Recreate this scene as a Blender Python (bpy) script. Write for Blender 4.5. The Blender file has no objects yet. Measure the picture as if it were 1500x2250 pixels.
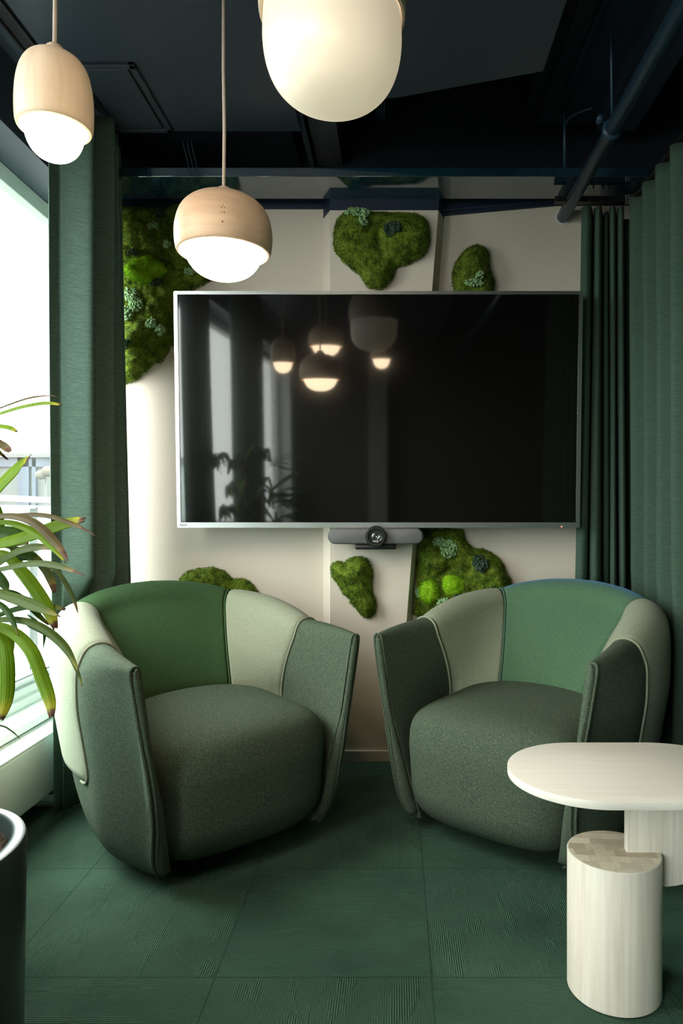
import bpy, bmesh, math, random
import numpy as np
from mathutils import Vector, Matrix
random.seed(7); rng = np.random.default_rng(11)
PI = math.pi
SC = bpy.context.scene
COL = SC.collection

# ------------------------------------------------------------------ camera, world, exposure
F, CX, CY, HC = 1550.0, 868.0, 1130.0, 1.07
cam = bpy.data.cameras.new('camera'); camo = bpy.data.objects.new('camera', cam); COL.objects.link(camo)
cam.sensor_fit = 'VERTICAL'; cam.sensor_height = 36; cam.lens = 36*F/2250
cam.shift_x = -(CX-750)/2250; cam.shift_y = (CY-1125)/2250
cam.clip_start = .02; cam.clip_end = 200
camo.location = (0, 0, HC); camo.rotation_euler = (PI/2, 0, 0)
SC.camera = camo
SKY = 18
w = bpy.data.worlds.new('overcast'); SC.world = w; w.use_nodes = True
bg = w.node_tree.nodes['Background']; bg.inputs[0].default_value = (1.0, .985, .965, 1); bg.inputs[1].default_value = SKY
SC.view_settings.view_transform = 'Standard'; SC.view_settings.look = 'None'
SC.view_settings.gamma = 1; SC.view_settings.exposure = 0.0; SC.view_settings.use_curve_mapping = False
SC.cycles.use_denoising = True
SC.cycles.max_bounces = 8; SC.cycles.diffuse_bounces = 5; SC.cycles.transparent_max_bounces = 16
SC.cycles.sample_clamp_indirect = 6
for (y0, y1) in ((-2.8, 3.14),):                       # portals guide the daylight through the window opening
    l = bpy.data.lights.new('window_portal', 'AREA'); l.shape = 'RECTANGLE'; l.size = y1-y0; l.size_y = 1.95
    l.cycles.is_portal = True
    o = bpy.data.objects.new('window_portal', l); COL.objects.link(o)
    o.matrix_world = Matrix.Translation((-1.462, (y0+y1)/2, 1.37)) @ Matrix(((0, 0, -1, 0), (1, 0, 0, 0), (0, -1, 0, 0), (0, 0, 0, 1)))

def P(px, py, D):
    return ((px-CX)/F*D, D, HC-(py-CY)/F*D)

# ------------------------------------------------------------------ helpers
def link(name, me, mat=None, parent=None, smooth=False):
    o = bpy.data.objects.new(name, me); COL.objects.link(o)
    if mat is not None:
        for m in (mat if isinstance(mat, (list, tuple)) else [mat]): me.materials.append(m)
    if parent is not None: o.parent = parent
    if smooth: me.polygons.foreach_set('use_smooth', [True]*len(me.polygons))
    return o
def from_pd(name, v, f, mat=None, parent=None, smooth=False):
    me = bpy.data.meshes.new(name); me.from_pydata([tuple(map(float, p)) for p in v], [], [tuple(map(int, q)) for q in f]); me.update()
    return link(name, me, mat, parent, smooth)
def tag(o, label=None, cat=None, group=None, kind=None):
    if label: o['label'] = label
    if cat: o['category'] = cat
    if group: o['group'] = group
    if kind: o['kind'] = kind
    return o
def empty(name, loc, label, cat, group=None, rz=0):
    o = bpy.data.objects.new(name, None); COL.objects.link(o); o.location = loc; o.rotation_euler = (0, 0, rz)
    o.empty_display_size = .1
    return tag(o, label, cat, group)
def struct(o): o['kind'] = 'structure'; return o

class MB:
    """collects shapes into one mesh (coordinates relative to origin)"""
    def __init__(s, org=(0, 0, 0)): s.v = []; s.f = []; s.o = Vector(org)
    def add(s, v, f):
        n = len(s.v); s.v += [tuple(Vector(p)-s.o) for p in v]; s.f += [tuple(i+n for i in q) for q in f]; return s
    def box(s, x0, x1, y0, y1, z0, z1, bev=0):
        bm = bmesh.new(); bmesh.ops.create_cube(bm, size=1)
        for v in bm.verts: v.co = Vector(((x0+x1)/2+v.co.x*(x1-x0), (y0+y1)/2+v.co.y*(y1-y0), (z0+z1)/2+v.co.z*(z1-z0)))
        if bev: bmesh.ops.bevel(bm, geom=bm.edges[:], offset=bev, segments=3, profile=.5, affect='EDGES')
        bm.verts.ensure_lookup_table(); bm.verts.index_update()
        s.add([v.co for v in bm.verts], [[v.index for v in q.verts] for q in bm.faces]); bm.free(); return s
    def tube(s, pts, r, n=12, closed=False):
        pts = [Vector(p) for p in pts]; N = len(pts); V = []; up = None
        for i, p in enumerate(pts):
            t = (pts[(i+1) % N]-pts[i-1]) if closed else (pts[min(i+1, N-1)]-pts[max(i-1, 0)])
            t.normalize()
            if up is None:
                up = Vector((0, 0, 1)) if abs(t.z) < .9 else Vector((1, 0, 0))
            a = (up-t*up.dot(t)).normalized(); b = t.cross(a); up = a
            rr = r[i] if hasattr(r, '__len__') else r
            V += [p+(a*math.cos(2*PI*k/n)+b*math.sin(2*PI*k/n))*rr for k in range(n)]
        Fs = []
        for i in range(N if closed else N-1):
            j = (i+1) % N
            Fs += [(i*n+k, i*n+(k+1) % n, j*n+(k+1) % n, j*n+k) for k in range(n)]
        if not closed: Fs += [tuple(range(n))[::-1], tuple((N-1)*n+k for k in range(n))]
        return s.add(V, Fs)
    def lathe(s, prof, c=(0, 0, 0), n=48, rot=None):
        V = []; Fs = []; m = len(prof)
        for k in range(n):
            a = 2*PI*k/n
            for (r, z) in prof:
                p = Vector((r*math.cos(a), r*math.sin(a), z))
                if rot is not None: p = rot @ p
                V.append(p+Vector(c))
        for k in range(n):
            k2 = (k+1) % n
            for i in range(m-1): Fs.append((k*m+i, k2*m+i, k2*m+i+1, k*m+i+1))
        return s.add(V, Fs)
    def prism(s, poly, axis, a, b, bev=0):
        """poly of 2D pts extruded along axis from a to b"""
        def mk(p, t):
            return {'x': (t, p[0], p[1]), 'y': (p[0], t, p[1]), 'z': (p[0], p[1], t)}[axis]
        bm = bmesh.new()
        A = [bm.verts.new(mk(p, a)) for p in poly]; B = [bm.verts.new(mk(p, b)) for p in poly]; n = len(poly)
        bm.faces.new(A); bm.faces.new(B[::-1])
        for i in range(n): bm.faces.new((A[i], B[i], B[(i+1) % n], A[(i+1) % n]))
        bmesh.ops.recalc_face_normals(bm, faces=bm.faces[:])
        if bev:
            eds = [e for e in bm.edges if (e.verts[0] in A) == (e.verts[1] in A) and ((e.verts[0] in A) or (e.verts[0] in B))]
            bmesh.ops.bevel(bm, geom=eds, offset=bev, segments=2, profile=.5, affect='EDGES')
        bm.verts.index_update()
        s.add([v.co for v in bm.verts], [[v.index for v in q.verts] for q in bm.faces]); bm.free(); return s
    def build(s, name, mat, parent=None, smooth=False, auto=None):
        o = from_pd(name, s.v, s.f, mat, parent, smooth or auto is not None)
        me = o.data
        bm = bmesh.new(); bm.from_mesh(me); bmesh.ops.remove_doubles(bm, verts=bm.verts[:], dist=1e-6)
        bmesh.ops.recalc_face_normals(bm, faces=bm.faces[:])
        if auto is not None:
            for e in bm.edges:
                if len(e.link_faces) == 2 and e.calc_face_angle(0) > math.radians(auto): e.smooth = False
        bm.to_mesh(me); bm.free()
        if s.o.length and parent is None: o.location = s.o
        return o

# ------------------------------------------------------------------ materials
class NT:
    def __init__(s, name):
        s.m = bpy.data.materials.new(name); s.m.use_nodes = True; s.t = s.m.node_tree; s.t.nodes.clear()
        s.out = s.n('ShaderNodeOutputMaterial'); s.b = s.n('ShaderNodeBsdfPrincipled'); s.l(s.b.outputs[0], s.out.inputs[0])
    def n(s, k, **kw):
        q = s.t.nodes.new(k)
        for a, v in kw.items(): setattr(q, a, v)
        return q
    def l(s, a, b): s.t.links.new(a, b)
    def set(s, **kw):
        for k, v in kw.items():
            i = s.b.inputs[k.replace('_', ' ')]
            i.default_value = (*v, 1) if isinstance(v, (tuple, list)) and len(v) == 3 else v
        return s
    def pos(s, scale=(1, 1, 1), obj=True, rot=(0, 0, 0), loc=(0, 0, 0)):
        mp = s.n('ShaderNodeMapping'); mp.inputs['Scale'].default_value = scale; mp.inputs['Rotation'].default_value = rot; mp.inputs['Location'].default_value = loc
        if obj: s.l(s.n('ShaderNodeTexCoord').outputs['Object'], mp.inputs[0])
        else: s.l(s.n('ShaderNodeNewGeometry').outputs['Position'], mp.inputs[0])
        return mp.outputs[0]
    def noise(s, vec, scale, detail=3, rough=.5, dist=0):
        q = s.n('ShaderNodeTexNoise'); q.inputs['Scale'].default_value = scale; q.inputs['Detail'].default_value = detail
        q.inputs['Roughness'].default_value = rough; q.inputs['Distortion'].default_value = dist; s.l(vec, q.inputs['Vector']); return q.outputs[0]
    def ramp(s, fac, stops, interp='LINEAR'):
        q = s.n('ShaderNodeValToRGB'); s.l(fac, q.inputs[0]); e = q.color_ramp; e.interpolation = interp
        while len(e.elements) < len(stops): e.elements.new(.5)
        for el, (p, c) in zip(e.elements, stops): el.position = p; el.color = (*c, 1) if len(c) == 3 else c
        return q.outputs[0]
    def math(s, op, a, b=None, c=None, clamp=False):
        q = s.n('ShaderNodeMath', operation=op); q.use_clamp = clamp
        for i, x in enumerate((a, b, c)):
            if x is None: continue
            if isinstance(x, (int, float)): q.inputs[i].default_value = x
            else: s.l(x, q.inputs[i])
        return q.outputs[0]
    def mix(s, fac, a, b, mode='MIX'):
        q = s.n('ShaderNodeMix', data_type='RGBA', blend_type=mode)
        for i, x in ((0, fac), (6, a), (7, b)):
            if isinstance(x, (int, float)): q.inputs[i].default_value = x
            elif isinstance(x, tuple): q.inputs[i].default_value = (*x, 1)
            else: s.l(x, q.inputs[i])
        return q.outputs[2]
    def bump(s, h, strength=.3, dist=.002):
        q = s.n('ShaderNodeBump'); q.inputs['Strength'].default_value = strength; q.inputs['Distance'].default_value = dist
        s.l(h, q.inputs['Height']); s.l(q.outputs[0], s.b.inputs['Normal']); return q
    def col(s, c):
        if isinstance(c, tuple): s.b.inputs['Base Color'].default_value = (*c, 1)
        else: s.l(c, s.b.inputs['Base Color'])
        return s
def plain(name, c, rough=.5, metal=0, spec=.5, bump=0, bscale=60, var=0):
    t = NT(name).set(Roughness=rough, Metallic=metal); t.b.inputs['Specular IOR Level'].default_value = spec
    if bump or var:
        nz = t.noise(t.pos(obj=False), bscale, 4)
        if bump: t.bump(nz, bump, .002)
    if var:
        n2 = t.noise(t.pos(obj=False), 3, 4)
        t.col(t.mix(n2, tuple(x*(1-var) for x in c), tuple(min(1, x*(1+var)) for x in c)))
    else: t.col(c)
    return t.m
def fabric_felt(name, dark, light, k=.5):
    t = NT(name).set(Roughness=.95); t.b.inputs['Specular IOR Level'].default_value = .15
    v = t.pos()
    a = t.noise(v, 380, 3, .6); b = t.noise(v, 800, 2, .5)
    s_ = t.math('ADD', t.math('MULTIPLY', a, .75), t.math('MULTIPLY', b, .25))
    t.col(t.ramp(s_, [(.36, dark), (.50, tuple((x+y)/2*.95 for x, y in zip(dark, light))), (.66, light)]))
    t.bump(s_, .35, .0015)
    return t.m
def fabric_weave(name, c1, c2, sheen=.3, tint=(1, 1, 1)):
    t = NT(name).set(Roughness=.9); t.b.inputs['Specular IOR Level'].default_value = .2
    v = t.pos()
    a = t.noise(t.pos(scale=(1, 1, 6)), 160, 3, .6); b = t.noise(t.pos(scale=(6, 6, 1)), 160, 3, .6)
    s_ = t.math('ADD', t.math('MULTIPLY', a, .5), t.math('MULTIPLY', b, .5))
    t.col(t.ramp(s_, [(.40, c1), (.60, c2)]))
    t.bump(s_, .3, .001)
    t.b.inputs['Sheen Weight'].default_value = sheen; t.b.inputs['Sheen Tint'].default_value = (*tint, 1)
    return t.m
def fabric_curtain(name, c1, c2, trans=.2):
    t = NT(name).set(Roughness=.95); t.b.inputs['Specular IOR Level'].default_value = .1
    a = t.noise(t.pos(scale=(6, 6, 110), obj=False), 4, 4, .7); b = t.noise(t.pos(obj=False, scale=(1, 1, 8)), 90, 3, .6)
    s_ = t.math('ADD', t.math('MULTIPLY', a, .6), t.math('MULTIPLY', b, .4))
    c = t.ramp(s_, [(.36, c1), (.64, c2)]); t.col(c); t.bump(s_, .35, .0015)
    tr = t.n('ShaderNodeBsdfTranslucent'); t.l(c, tr.inputs[0]); mx = t.n('ShaderNodeMixShader'); mx.inputs[0].default_value = trans
    t.l(t.b.outputs[0], mx.inputs[1]); t.l(tr.outputs[0], mx.inputs[2]); t.l(mx.outputs[0], t.out.inputs[0])
    return t.m
def wood(name, c1, c2, scale=(3, 60, 60), rough=.45, obj=True, knots=False):
    t = NT(name).set(Roughness=rough); t.b.inputs['Specular IOR Level'].default_value = .35
    a = t.noise(t.pos(scale=scale, obj=obj), 1.0, 5, .6, .4); b = t.noise(t.pos(scale=tuple(x*.22 for x in scale), obj=obj), 1.0, 2, .5)
    s_ = t.math('ADD', t.math('MULTIPLY', a, .6), t.math('MULTIPLY', b, .4))
    c = t.ramp(s_, [(.35, c1), (.62, c2)])
    t.col(c)
    if knots:
        v = t.pos(scale=(1, 1, .45), obj=obj); vo = t.n('ShaderNodeTexVoronoi'); vo.inputs['Scale'].default_value = 7; t.l(v, vo.inputs['Vector'])
        k = t.ramp(vo.outputs['Distance'], [(.02, (1, 1, 1)), (.07, (0, 0, 0))]); t.col(t.mix(k, c, (.35, .22, .13)))
    t.bump(s_, .06, .001)
    return t.m
def emit(name, col, st, base=(.8, .78, .72), rough=.25):
    t = NT(name).set(Roughness=rough); t.col(base); t.b.inputs['Emission Color'].default_value = (*col, 1); t.b.inputs['Emission Strength'].default_value = st
    return t.m

M = {}
M['paint'] = plain('cream_wall_paint', (.715, .638, .548), .7, bump=.12, bscale=90)
M['white'] = plain('white_lacquer', (.80, .82, .80), .35)
M['whitewall'] = plain('white_wall_paint', (.78, .79, .77), .6)
M['navy'] = plain('navy_ceiling_paint', (.046, .062, .088), .42, bump=.25, bscale=120)
M['navydark'] = plain('black_navy_paint', (.011, .016, .025), .6, bump=.6, bscale=25, spec=.2)
M['navyrough'] = plain('navy_rough_plaster', (.075, .08, .09), .6, bump=1.0, bscale=45)
M['blue'] = plain('deep_blue_paint', (.008, .022, .05), .5)
M['pipe'] = plain('blue_pipe_paint', (.020, .055, .095), .35, bump=.1, bscale=40)
M['track'] = plain('black_track_metal', (.008, .008, .009), .4)
M['alu'] = plain('brushed_aluminium', (.62, .64, .64), .3, 1)
M['black'] = plain('black_plastic', (.012, .012, .013), .4)
M['gunmetal'] = plain('grey_plastic_mesh', (.13, .13, .135), .5)
M['lettering'] = plain('grey_lettering', (.05, .05, .05), .5)
M['letterw'] = plain('white_lettering', (.75, .75, .75), .5)
M['darkroom'] = plain('dark_room_paint', (.055, .048, .045), .8)
M['brownroom'] = plain('brown_room_paint', (.05, .032, .02), .8)
M['shelf'] = plain('glossy_blue_board', (.010, .045, .080), .06, 0, .9)
M['shelf'].node_tree.nodes['Principled BSDF'].inputs['IOR'].default_value = 2.3
M['felt'] = fabric_felt('grey_green_felt', (.020, .038, .039), (.148, .187, .118))
M['feltpipe'] = fabric_felt('grey_green_felt_piping', (.02, .04, .036), (.07, .10, .08))
M['sage'] = fabric_weave('sage_linen', (.21, .235, .165), (.34, .36, .265), .08)
M['greenL'] = fabric_weave('green_shot_wool', (.020, .058, .026), (.062, .112, .038), .08, (.3, .8, .5))
M['greenR'] = fabric_weave('teal_green_shot_wool', (.042, .105, .075), (.112, .185, .078), .5, (.15, .4, .9))
M['curtL'] = fabric_curtain('teal_linen_curtain', (.088, .145, .122), (.19, .30, .245), .03)
M['curtR'] = fabric_curtain('green_voile_curtain', (.044, .076, .056), (.078, .128, .094), .08)
M['leafglass'] = None

# carpet tiles
def carpet():
    t = NT('green_carpet_tiles').set(Roughness=.97); t.b.inputs['Specular IOR Level'].default_value = .08
    g = t.n('ShaderNodeNewGeometry'); sep = t.n('ShaderNodeSeparateXYZ'); t.l(g.outputs['Position'], sep.inputs[0])
    X = t.math('ADD', sep.outputs[0], 10.416); Y = t.math('ADD', sep.outputs[1], 10.37)
    tx = t.math('DIVIDE', X, .5); ty = t.math('DIVIDE', Y, .5)
    ix = t.math('FLOOR', tx); iy = t.math('FLOOR', ty)
    par = t.math('MODULO', t.math('ADD', ix, iy), 2)
    fx = t.math('FRACT', tx); fy = t.math('FRACT', ty)
    ribx = t.math('SINE', t.math('MULTIPLY', X, 2*PI/.0055)); riby = t.math('SINE', t.math('MULTIPLY', Y, 2*PI/.0055))
    mixv = t.n('ShaderNodeMix', data_type='FLOAT'); t.l(par, mixv.inputs[0]); t.l(riby, mixv.inputs[2]); t.l(ribx, mixv.inputs[3])
    rib = mixv.outputs[0]
    # stretched patches where ribs stand proud
    v1 = t.pos(scale=(14, 5, 1), obj=False); v2 = t.pos(scale=(5, 16, 1), obj=False, loc=(3, 1, 0))
    n1 = t.noise(v1, 1.0, 5, .6, .3); n2 = t.noise(v2, 1.0, 5, .6, .3)
    mm = t.n('ShaderNodeMix', data_type='FLOAT'); t.l(par, mm.inputs[0]); t.l(n2, mm.inputs[2]); t.l(n1, mm.inputs[3])
    patch = t.ramp(mm.outputs[0], [(.53, (0, 0, 0)), (.57, (1, 1, 1))])
    fine = t.noise(t.pos(obj=False), 420, 3, .7); med = t.noise(t.pos(obj=False), 70, 4, .6); big = t.noise(t.pos(obj=False), 3.5, 3, .5)
    seam = t.math('MINIMUM', t.math('MINIMUM', fx, t.math('SUBTRACT', 1, fx)), t.math('MINIMUM', fy, t.math('SUBTRACT', 1, fy)))
    seamk = t.math('LESS_THAN', seam, .004)
    amp = t.math('ADD', t.math('MULTIPLY', patch, .55), .12)
    h = t.math('ADD', t.math('MULTIPLY', rib, amp), t.math('MULTIPLY', fine, 1.6))
    h = t.math('ADD', h, t.math('ADD', t.math('MULTIPLY', patch, .8), t.math('MULTIPLY', med, 2.2)))
    h = t.math('SUBTRACT', h, t.math('MULTIPLY', seamk, 3))
    t.bump(h, .9, .0026)
    rn = t.n('ShaderNodeTexWhiteNoise', noise_dimensions='2D'); cb = t.n('ShaderNodeCombineXYZ'); t.l(ix, cb.inputs[0]); t.l(iy, cb.inputs[1]); t.l(cb.outputs[0], rn.inputs[0])
    c = t.ramp(t.math('ADD', t.math('MULTIPLY', fine, .6), t.math('MULTIPLY', big, .4)), [(.35, (.030, .066, .046)), (.65, (.092, .176, .124))])
    c = t.mix(t.math('MULTIPLY', patch, .22), c, (.095, .215, .145))
    c = t.mix(t.math('MULTIPLY', rn.outputs[0], .35), c, (.055, .095, .055))
    c = t.mix(t.math('MULTIPLY', seamk, .4), c, (.008, .022, .015))
    t.col(c); return t.m
M['carpet'] = carpet()

# ------------------------------------------------------------------ the setting
WL = -1.28; WB = 3.15; ZC = 2.59
def slab(name, mat, *b, **k):
    return struct(MB().box(*b).build(name, mat))
slab('floor', M['carpet'], -1.36, 3.2, -3.2, 3.3, -.06, 0)
slab('wall_back', M['paint'], -1.50, 3.2, WB, WB+.12, 0, 2.48)
struct(MB().box(-1.50, 3.2, WB+.001, WB+.12, 2.48, 3.2).build('wall_back.001', M['navydark']))
# tapering chamfered pillar on the back wall
Df = 3.06
def colx(py): return 962.6-(py-462)*.0771
zt_, zb_ = P(0, 462, Df)[2], 0.0
ptop = zt_; 
def colring(z, proud=0, D=Df):
    py = CY+(HC-z)*F/Df
    xl0, xl1 = P(710, 0, WB)[0], P(725, 0, Df)[0]; xr1 = (colx(py)-CX)/F*Df; xr0 = (colx(py)+13-CX)/F*WB
    return [(xl0, WB+.02, z), (xl0, WB, z), (xl1, D-proud, z), (xr1, D-proud, z), (xr0, WB, z), (xr0, WB+.02, z)]
def loft(rings, closed=True):
    V = sum(rings, []); n = len(rings[0]); Fs = []
    for i in range(len(rings)-1):
        for k in range(n if closed else n-1): Fs.append((i*n+k, i*n+(k+1) % n, (i+1)*n+(k+1) % n, (i+1)*n+k))
    Fs += [tuple(range(n))[::-1], tuple((len(rings)-1)*n+k for k in range(n))]
    return V, Fs
v, f_ = loft([colring(0), colring(ptop)]); struct(MB().add(v, f_).build('wall_pillar', M['paint']))
v, f_ = loft([colring(ptop), colring(2.52)]); struct(MB().add(v, f_).build('trim_1', M['blue']))
# blue band over the cream paint, and the wedge-shaped brace right of the pillar
zband = P(0, 460, WB)[2]
struct(MB().box(-1.50, P(710, 0, WB)[0], WB-.004, WB, zband, 2.4785).build('trim_2', M['blue']))
xs = [P(975, 0, WB)[0], P(1225, 0, WB)[0], 3.2]
struct(MB().prism([(xs[0]-.06, P(0, 478, WB)[2]), (xs[1], P(0, 453, WB)[2]), (xs[2], P(0, 450, WB)[2]), (xs[2], 2.4785), (xs[0]-.06, 2.4785)], 'y', WB-.012, WB).build('trim_3', M['blue']))
struct(MB().tube([P(955, 464, WB-.015), P(1222, 440, WB-.015)], .008).build('trim_4', M['blue']))
# baseboard
bb = MB().box(-1.3, -.32, WB-.014, WB, 0, .047).box(.03, 3.0, WB-.014, WB, 0, .047)
bb.box(P(728, 0, Df)[0], P(868, 0, Df)[0], Df-.012, Df+.005, 0, .047, .002)
struct(bb.build('baseboard_back', M['paint']))
# glossy deep-blue board under the ceiling
SB, ST, SF = 2.438, 2.475, 2.858
s_ = MB().prism([(-1.27, SF), (P(1450, 0, SF)[0]-.05, SF), (P(1450, 0, SF)[0]+.12, SF+.1), (P(1450, 0, SF)[0]+.2, 3.06), (-1.27, 3.06)], 'z', SB, ST, .002).build('ceiling_board', M['shelf'])
tag(s_, 'long glossy deep blue board running across the wall just below the ceiling', 'board')
# ceilings
poly = [(-1.49, -3.1), (.507, -3.1), (.507, 2.42), (P(870, 215, 2.575)[0], 2.575), (P(660, 290, 2.80)[0], 2.62), (P(660, 290, 2.80)[0], 2.80), (-1.30, 2.80), (-1.49, 2.80)]
struct(MB().prism(poly, 'z', ZC, ZC+.06).build('ceiling', M['navy']))
struct(MB().box(-1.49, -.42, 2.80, WB, ZC+.03, ZC+.08).build('ceiling.001', M['navydark']))
slab('ceiling.002', M['navydark'], -1.50, 3.2, -3.2, 3.3, 3.05, 3.1)
# rough plaster beam and its flange above the opening
struct(MB().box(-.345, -.235, 2.66, WB, 2.625, 3.05).build('ceiling_beam', M['navyrough']))
struct(MB().box(-.378, -.356, 2.66, WB, 2.605, 3.05).build('ceiling_beam.001', M['navy']))
# right hand ducts in the open plenum
struct(MB().box(.60, .86, -2.5, 3.1, 2.78, 3.04).box(.86, 1.02, -2.5, 3.0, 2.70, 3.04).build('ceiling_duct', plain('blue_duct_paint', (.020, .032, .055), .45, bump=.4, bscale=30)))
# window wall (left)
WY0, WY1 = -2.8, 3.14
struct(MB().box(-1.50, WL, -3.2, 3.15, 2.35, 3.1).build('wall_left', M['navy']))
struct(MB().box(-1.50, WL, WY1, 3.15, 0, 2.35).box(-1.50, -1.36, -3.2, WY1, 0, .299).box(-1.50, WL, -3.2, WY0, 0, 2.35).build('wall_left.001', M['whitewall']))
struct(MB().box(-1.5, -1.305, -3.1, WY1, .30, .33, .004).build('window_sill', M['white']))
fr = MB()
fr.box(-1.50, -1.43, WY0, WY1, .33, .43, .004).box(-1.435, -1.415, WY0, WY1, .33, .365, .003)
fr.box(-1.50, -1.43, WY0, WY1, 2.285, 2.35, .004)
for y in (WY0, -1.2, .55, WY1-.03): fr.box(-1.50, -1.43, y, y+(.06 if y < 3 else .03), .33, 2.35, .004)
wf = struct(fr.build('window_1', M['white']))
gl = MB().box(-1.428, -1.424, WY0+.06, WY1-.06, .437, .445).box(-1.428, -1.424, WY0+.06, WY1-.06, .405, .411)
gl.build('window_gasket', plain('grey_gasket', (.3, .32, .32), .5), wf)
# glass
t = NT('window_glass'); tb = t.n('ShaderNodeBsdfTransparent'); tb.inputs[0].default_value = (.93, .97, .95, 1); gb = t.n('ShaderNodeBsdfGlossy'); gb.inputs['Roughness'].default_value = .02
fr_ = t.n('ShaderNodeLayerWeight'); fr_.inputs[0].default_value = .5; mx = t.n('ShaderNodeMixShader'); t.l(t.math('ADD', t.math('MULTIPLY', t.math('POWER', fr_.outputs['Facing'], 5), .8), .03), mx.inputs[0]); t.l(tb.outputs[0], mx.inputs[1]); t.l(gb.outputs[0], mx.inputs[2]); t.l(mx.outputs[0], t.out.inputs[0])
M['glass'] = t.m
MB().box(-1.472, -1.466, WY0+.05, WY1-.02, .42, 2.29).build('window_pane', M['glass'], wf)
# rest of the room behind and beside
slab('wall_front', M['darkroom'], -1.50, 3.2, -3.2, -3.1, 0, 3.1)
slab('wall_right', M['brownroom'], 3.1, 3.2, -3.2, 3.3, 0, 3.1)
struct(MB().box(-.33, -.1, -2.9, -3.1, 0, 3.05).build('wall_pillar.001', plain('grey_pillar', (.22, .21, .2), .7)))

# ------------------------------------------------------------------ ceiling hatch, curtain track, pipes
h = empty('ceiling_hatch', (-.99, 2.58, ZC), 'square dark navy access hatch set in the ceiling beside the window', 'hatch')
xh0, xh1, yh0, yh1 = -1.11, P(297, 0, 2.38)[0], 2.37, 2.79
fb = MB((-.99, 2.58, ZC))
fb.box(xh0, xh1, yh0, yh0+.022, ZC-.012, ZC+.01, .002).box(xh0, xh1, yh1-.022, yh1, ZC-.012, ZC+.01, .002).box(xh0, xh0+.022, yh0, yh1, ZC-.012, ZC+.01, .002).box(xh1-.022, xh1, yh0, yh1, ZC-.012, ZC+.01, .002)
fb.build('hatch_frame', M['navy'], h)
pb = MB((-.99, 2.58, ZC)).box(xh0+.028, xh1-.034, yh0+.03, yh1-.028, ZC-.008, ZC+.004, .002); pb.build('hatch_panel', M['navy'], h)
pb = MB((-.99, 2.58, ZC)).box(xh0+.022, xh1-.022, yh0+.022, yh1-.022, ZC-.001, ZC+.004); pb.build('hatch_gap', M['track'], h)
tk = MB().box(-1.205, -1.165, -2.9, 2.93, ZC-.006, ZC+.004).box(-1.212, -1.205, -2.9, 2.93, ZC-.014, ZC+.004).box(-1.165, -1.158, -2.9, 2.93, ZC-.014, ZC+.004)
tag(tk.build('curtain_track', M['track']), 'black curtain track recessed in the ceiling along the window', 'curtain track')
def pipe(name, pts, r, mat, label, cat='pipe', **k):
    return tag(MB().tube(pts, r, 20).build(name, mat, smooth=True), label, cat, **k)
r_ = empty('ceiling_pipe', (.747, 2.4, 2.395), 'thick blue painted pipe running overhead into the cream wall at upper right', 'pipe')
o_ = (.747, 2.4, 2.395)
MB(o_).tube([(.747, WB, 2.395), (.747, -2.9, 2.395)], .027, 24).build('pipe_run', M['pipe'], r_, smooth=True)
MB(o_).tube([(.747, 2.445, 2.395), (.747, 2.42, 2.395)], .034, 24).tube([(.72, 2.43, 2.42), (.695, 2.43, 2.44)], .006, 10).tube([(.705, 2.415, 2.43), (.705, 2.445, 2.43)], .012, 10).build('pipe_clamp', M['pipe'], r_, smooth=True)
MB(o_).tube([(.747, 2.43, 2.42), (.735, 2.42, 3.05)], .005, 10).build('hanger_rod', M['pipe'], r_, smooth=True)
tag(MB().tube([(.747, WB-.002, 2.395), (.747, WB-.006, 2.395)], .033, 24).build('pipe_collar', M['white'], smooth=False), 'thin white ring where the blue pipe enters the cream wall', 'pipe collar')
c_ = empty('conduit', (P(1240, 0, 2.98)[0], 2.98, 2.55), 'thin dark conduit dropping from the ceiling to the blue board, with a curved branch', 'conduit')
oo = (P(1240, 0, 2.98)[0], 2.98, 2.55)
MB(oo).tube([(oo[0], 2.98, 2.476), (oo[0], 2.98, 3.05)], .007, 12).build('conduit_pipe', M['pipe'], c_, smooth=True)
bp = [P(*q) for q in ((1242, 272, 2.97), (1250, 258, 2.96), (1265, 250, 2.95), (1285, 242, 2.93), (1300, 238, 2.90))]
MB(oo).tube(bp, .006, 10).build('conduit_branch', M['pipe'], c_, smooth=True)
pipe('ceiling_pipe', [(.56, 2.95, 2.72), (.56, -2.9, 2.72)], .03, M['navydark'], 'dark navy pipe hanging left of the thicker blue overhead pipe')
pipe('ceiling_pipe', [(.69, 2.95, 2.76), (.69, -2.9, 2.76)], .013, M['pipe'], 'slim dark pipe high between the two larger overhead pipes')
cbm = MB()
for k in range(4):
    x = -.08+k*.010
    cbm.tube([(x, 2.84, 3.04), (x+.004, 2.85, 2.86), (x-.002+.003*k, 2.86, 2.75-.008*k), (x+.004, 2.9, 2.72-.01*k), (x+.006, 3.0, 2.74)], .003, 6)
tag(cbm.build('cable_bundle', M['pipe'], smooth=True), 'bundle of dark cables hanging in the open ceiling right of the rough beam', 'cables')
cbm = MB()
for k in range(3):
    x = P(405+k*9, 0, 2.95)[0]
    cbm.tube([(x, 2.92, 2.66), (x+.003, 2.93, 2.60), (x+.012, 2.95, 2.55), (x+.02, 2.99, 2.478)], .003, 6)
tag(cbm.build('cable_bundle', M['pipe'], smooth=True), 'short dark cables dangling above the blue board on the left', 'cables')

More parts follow.
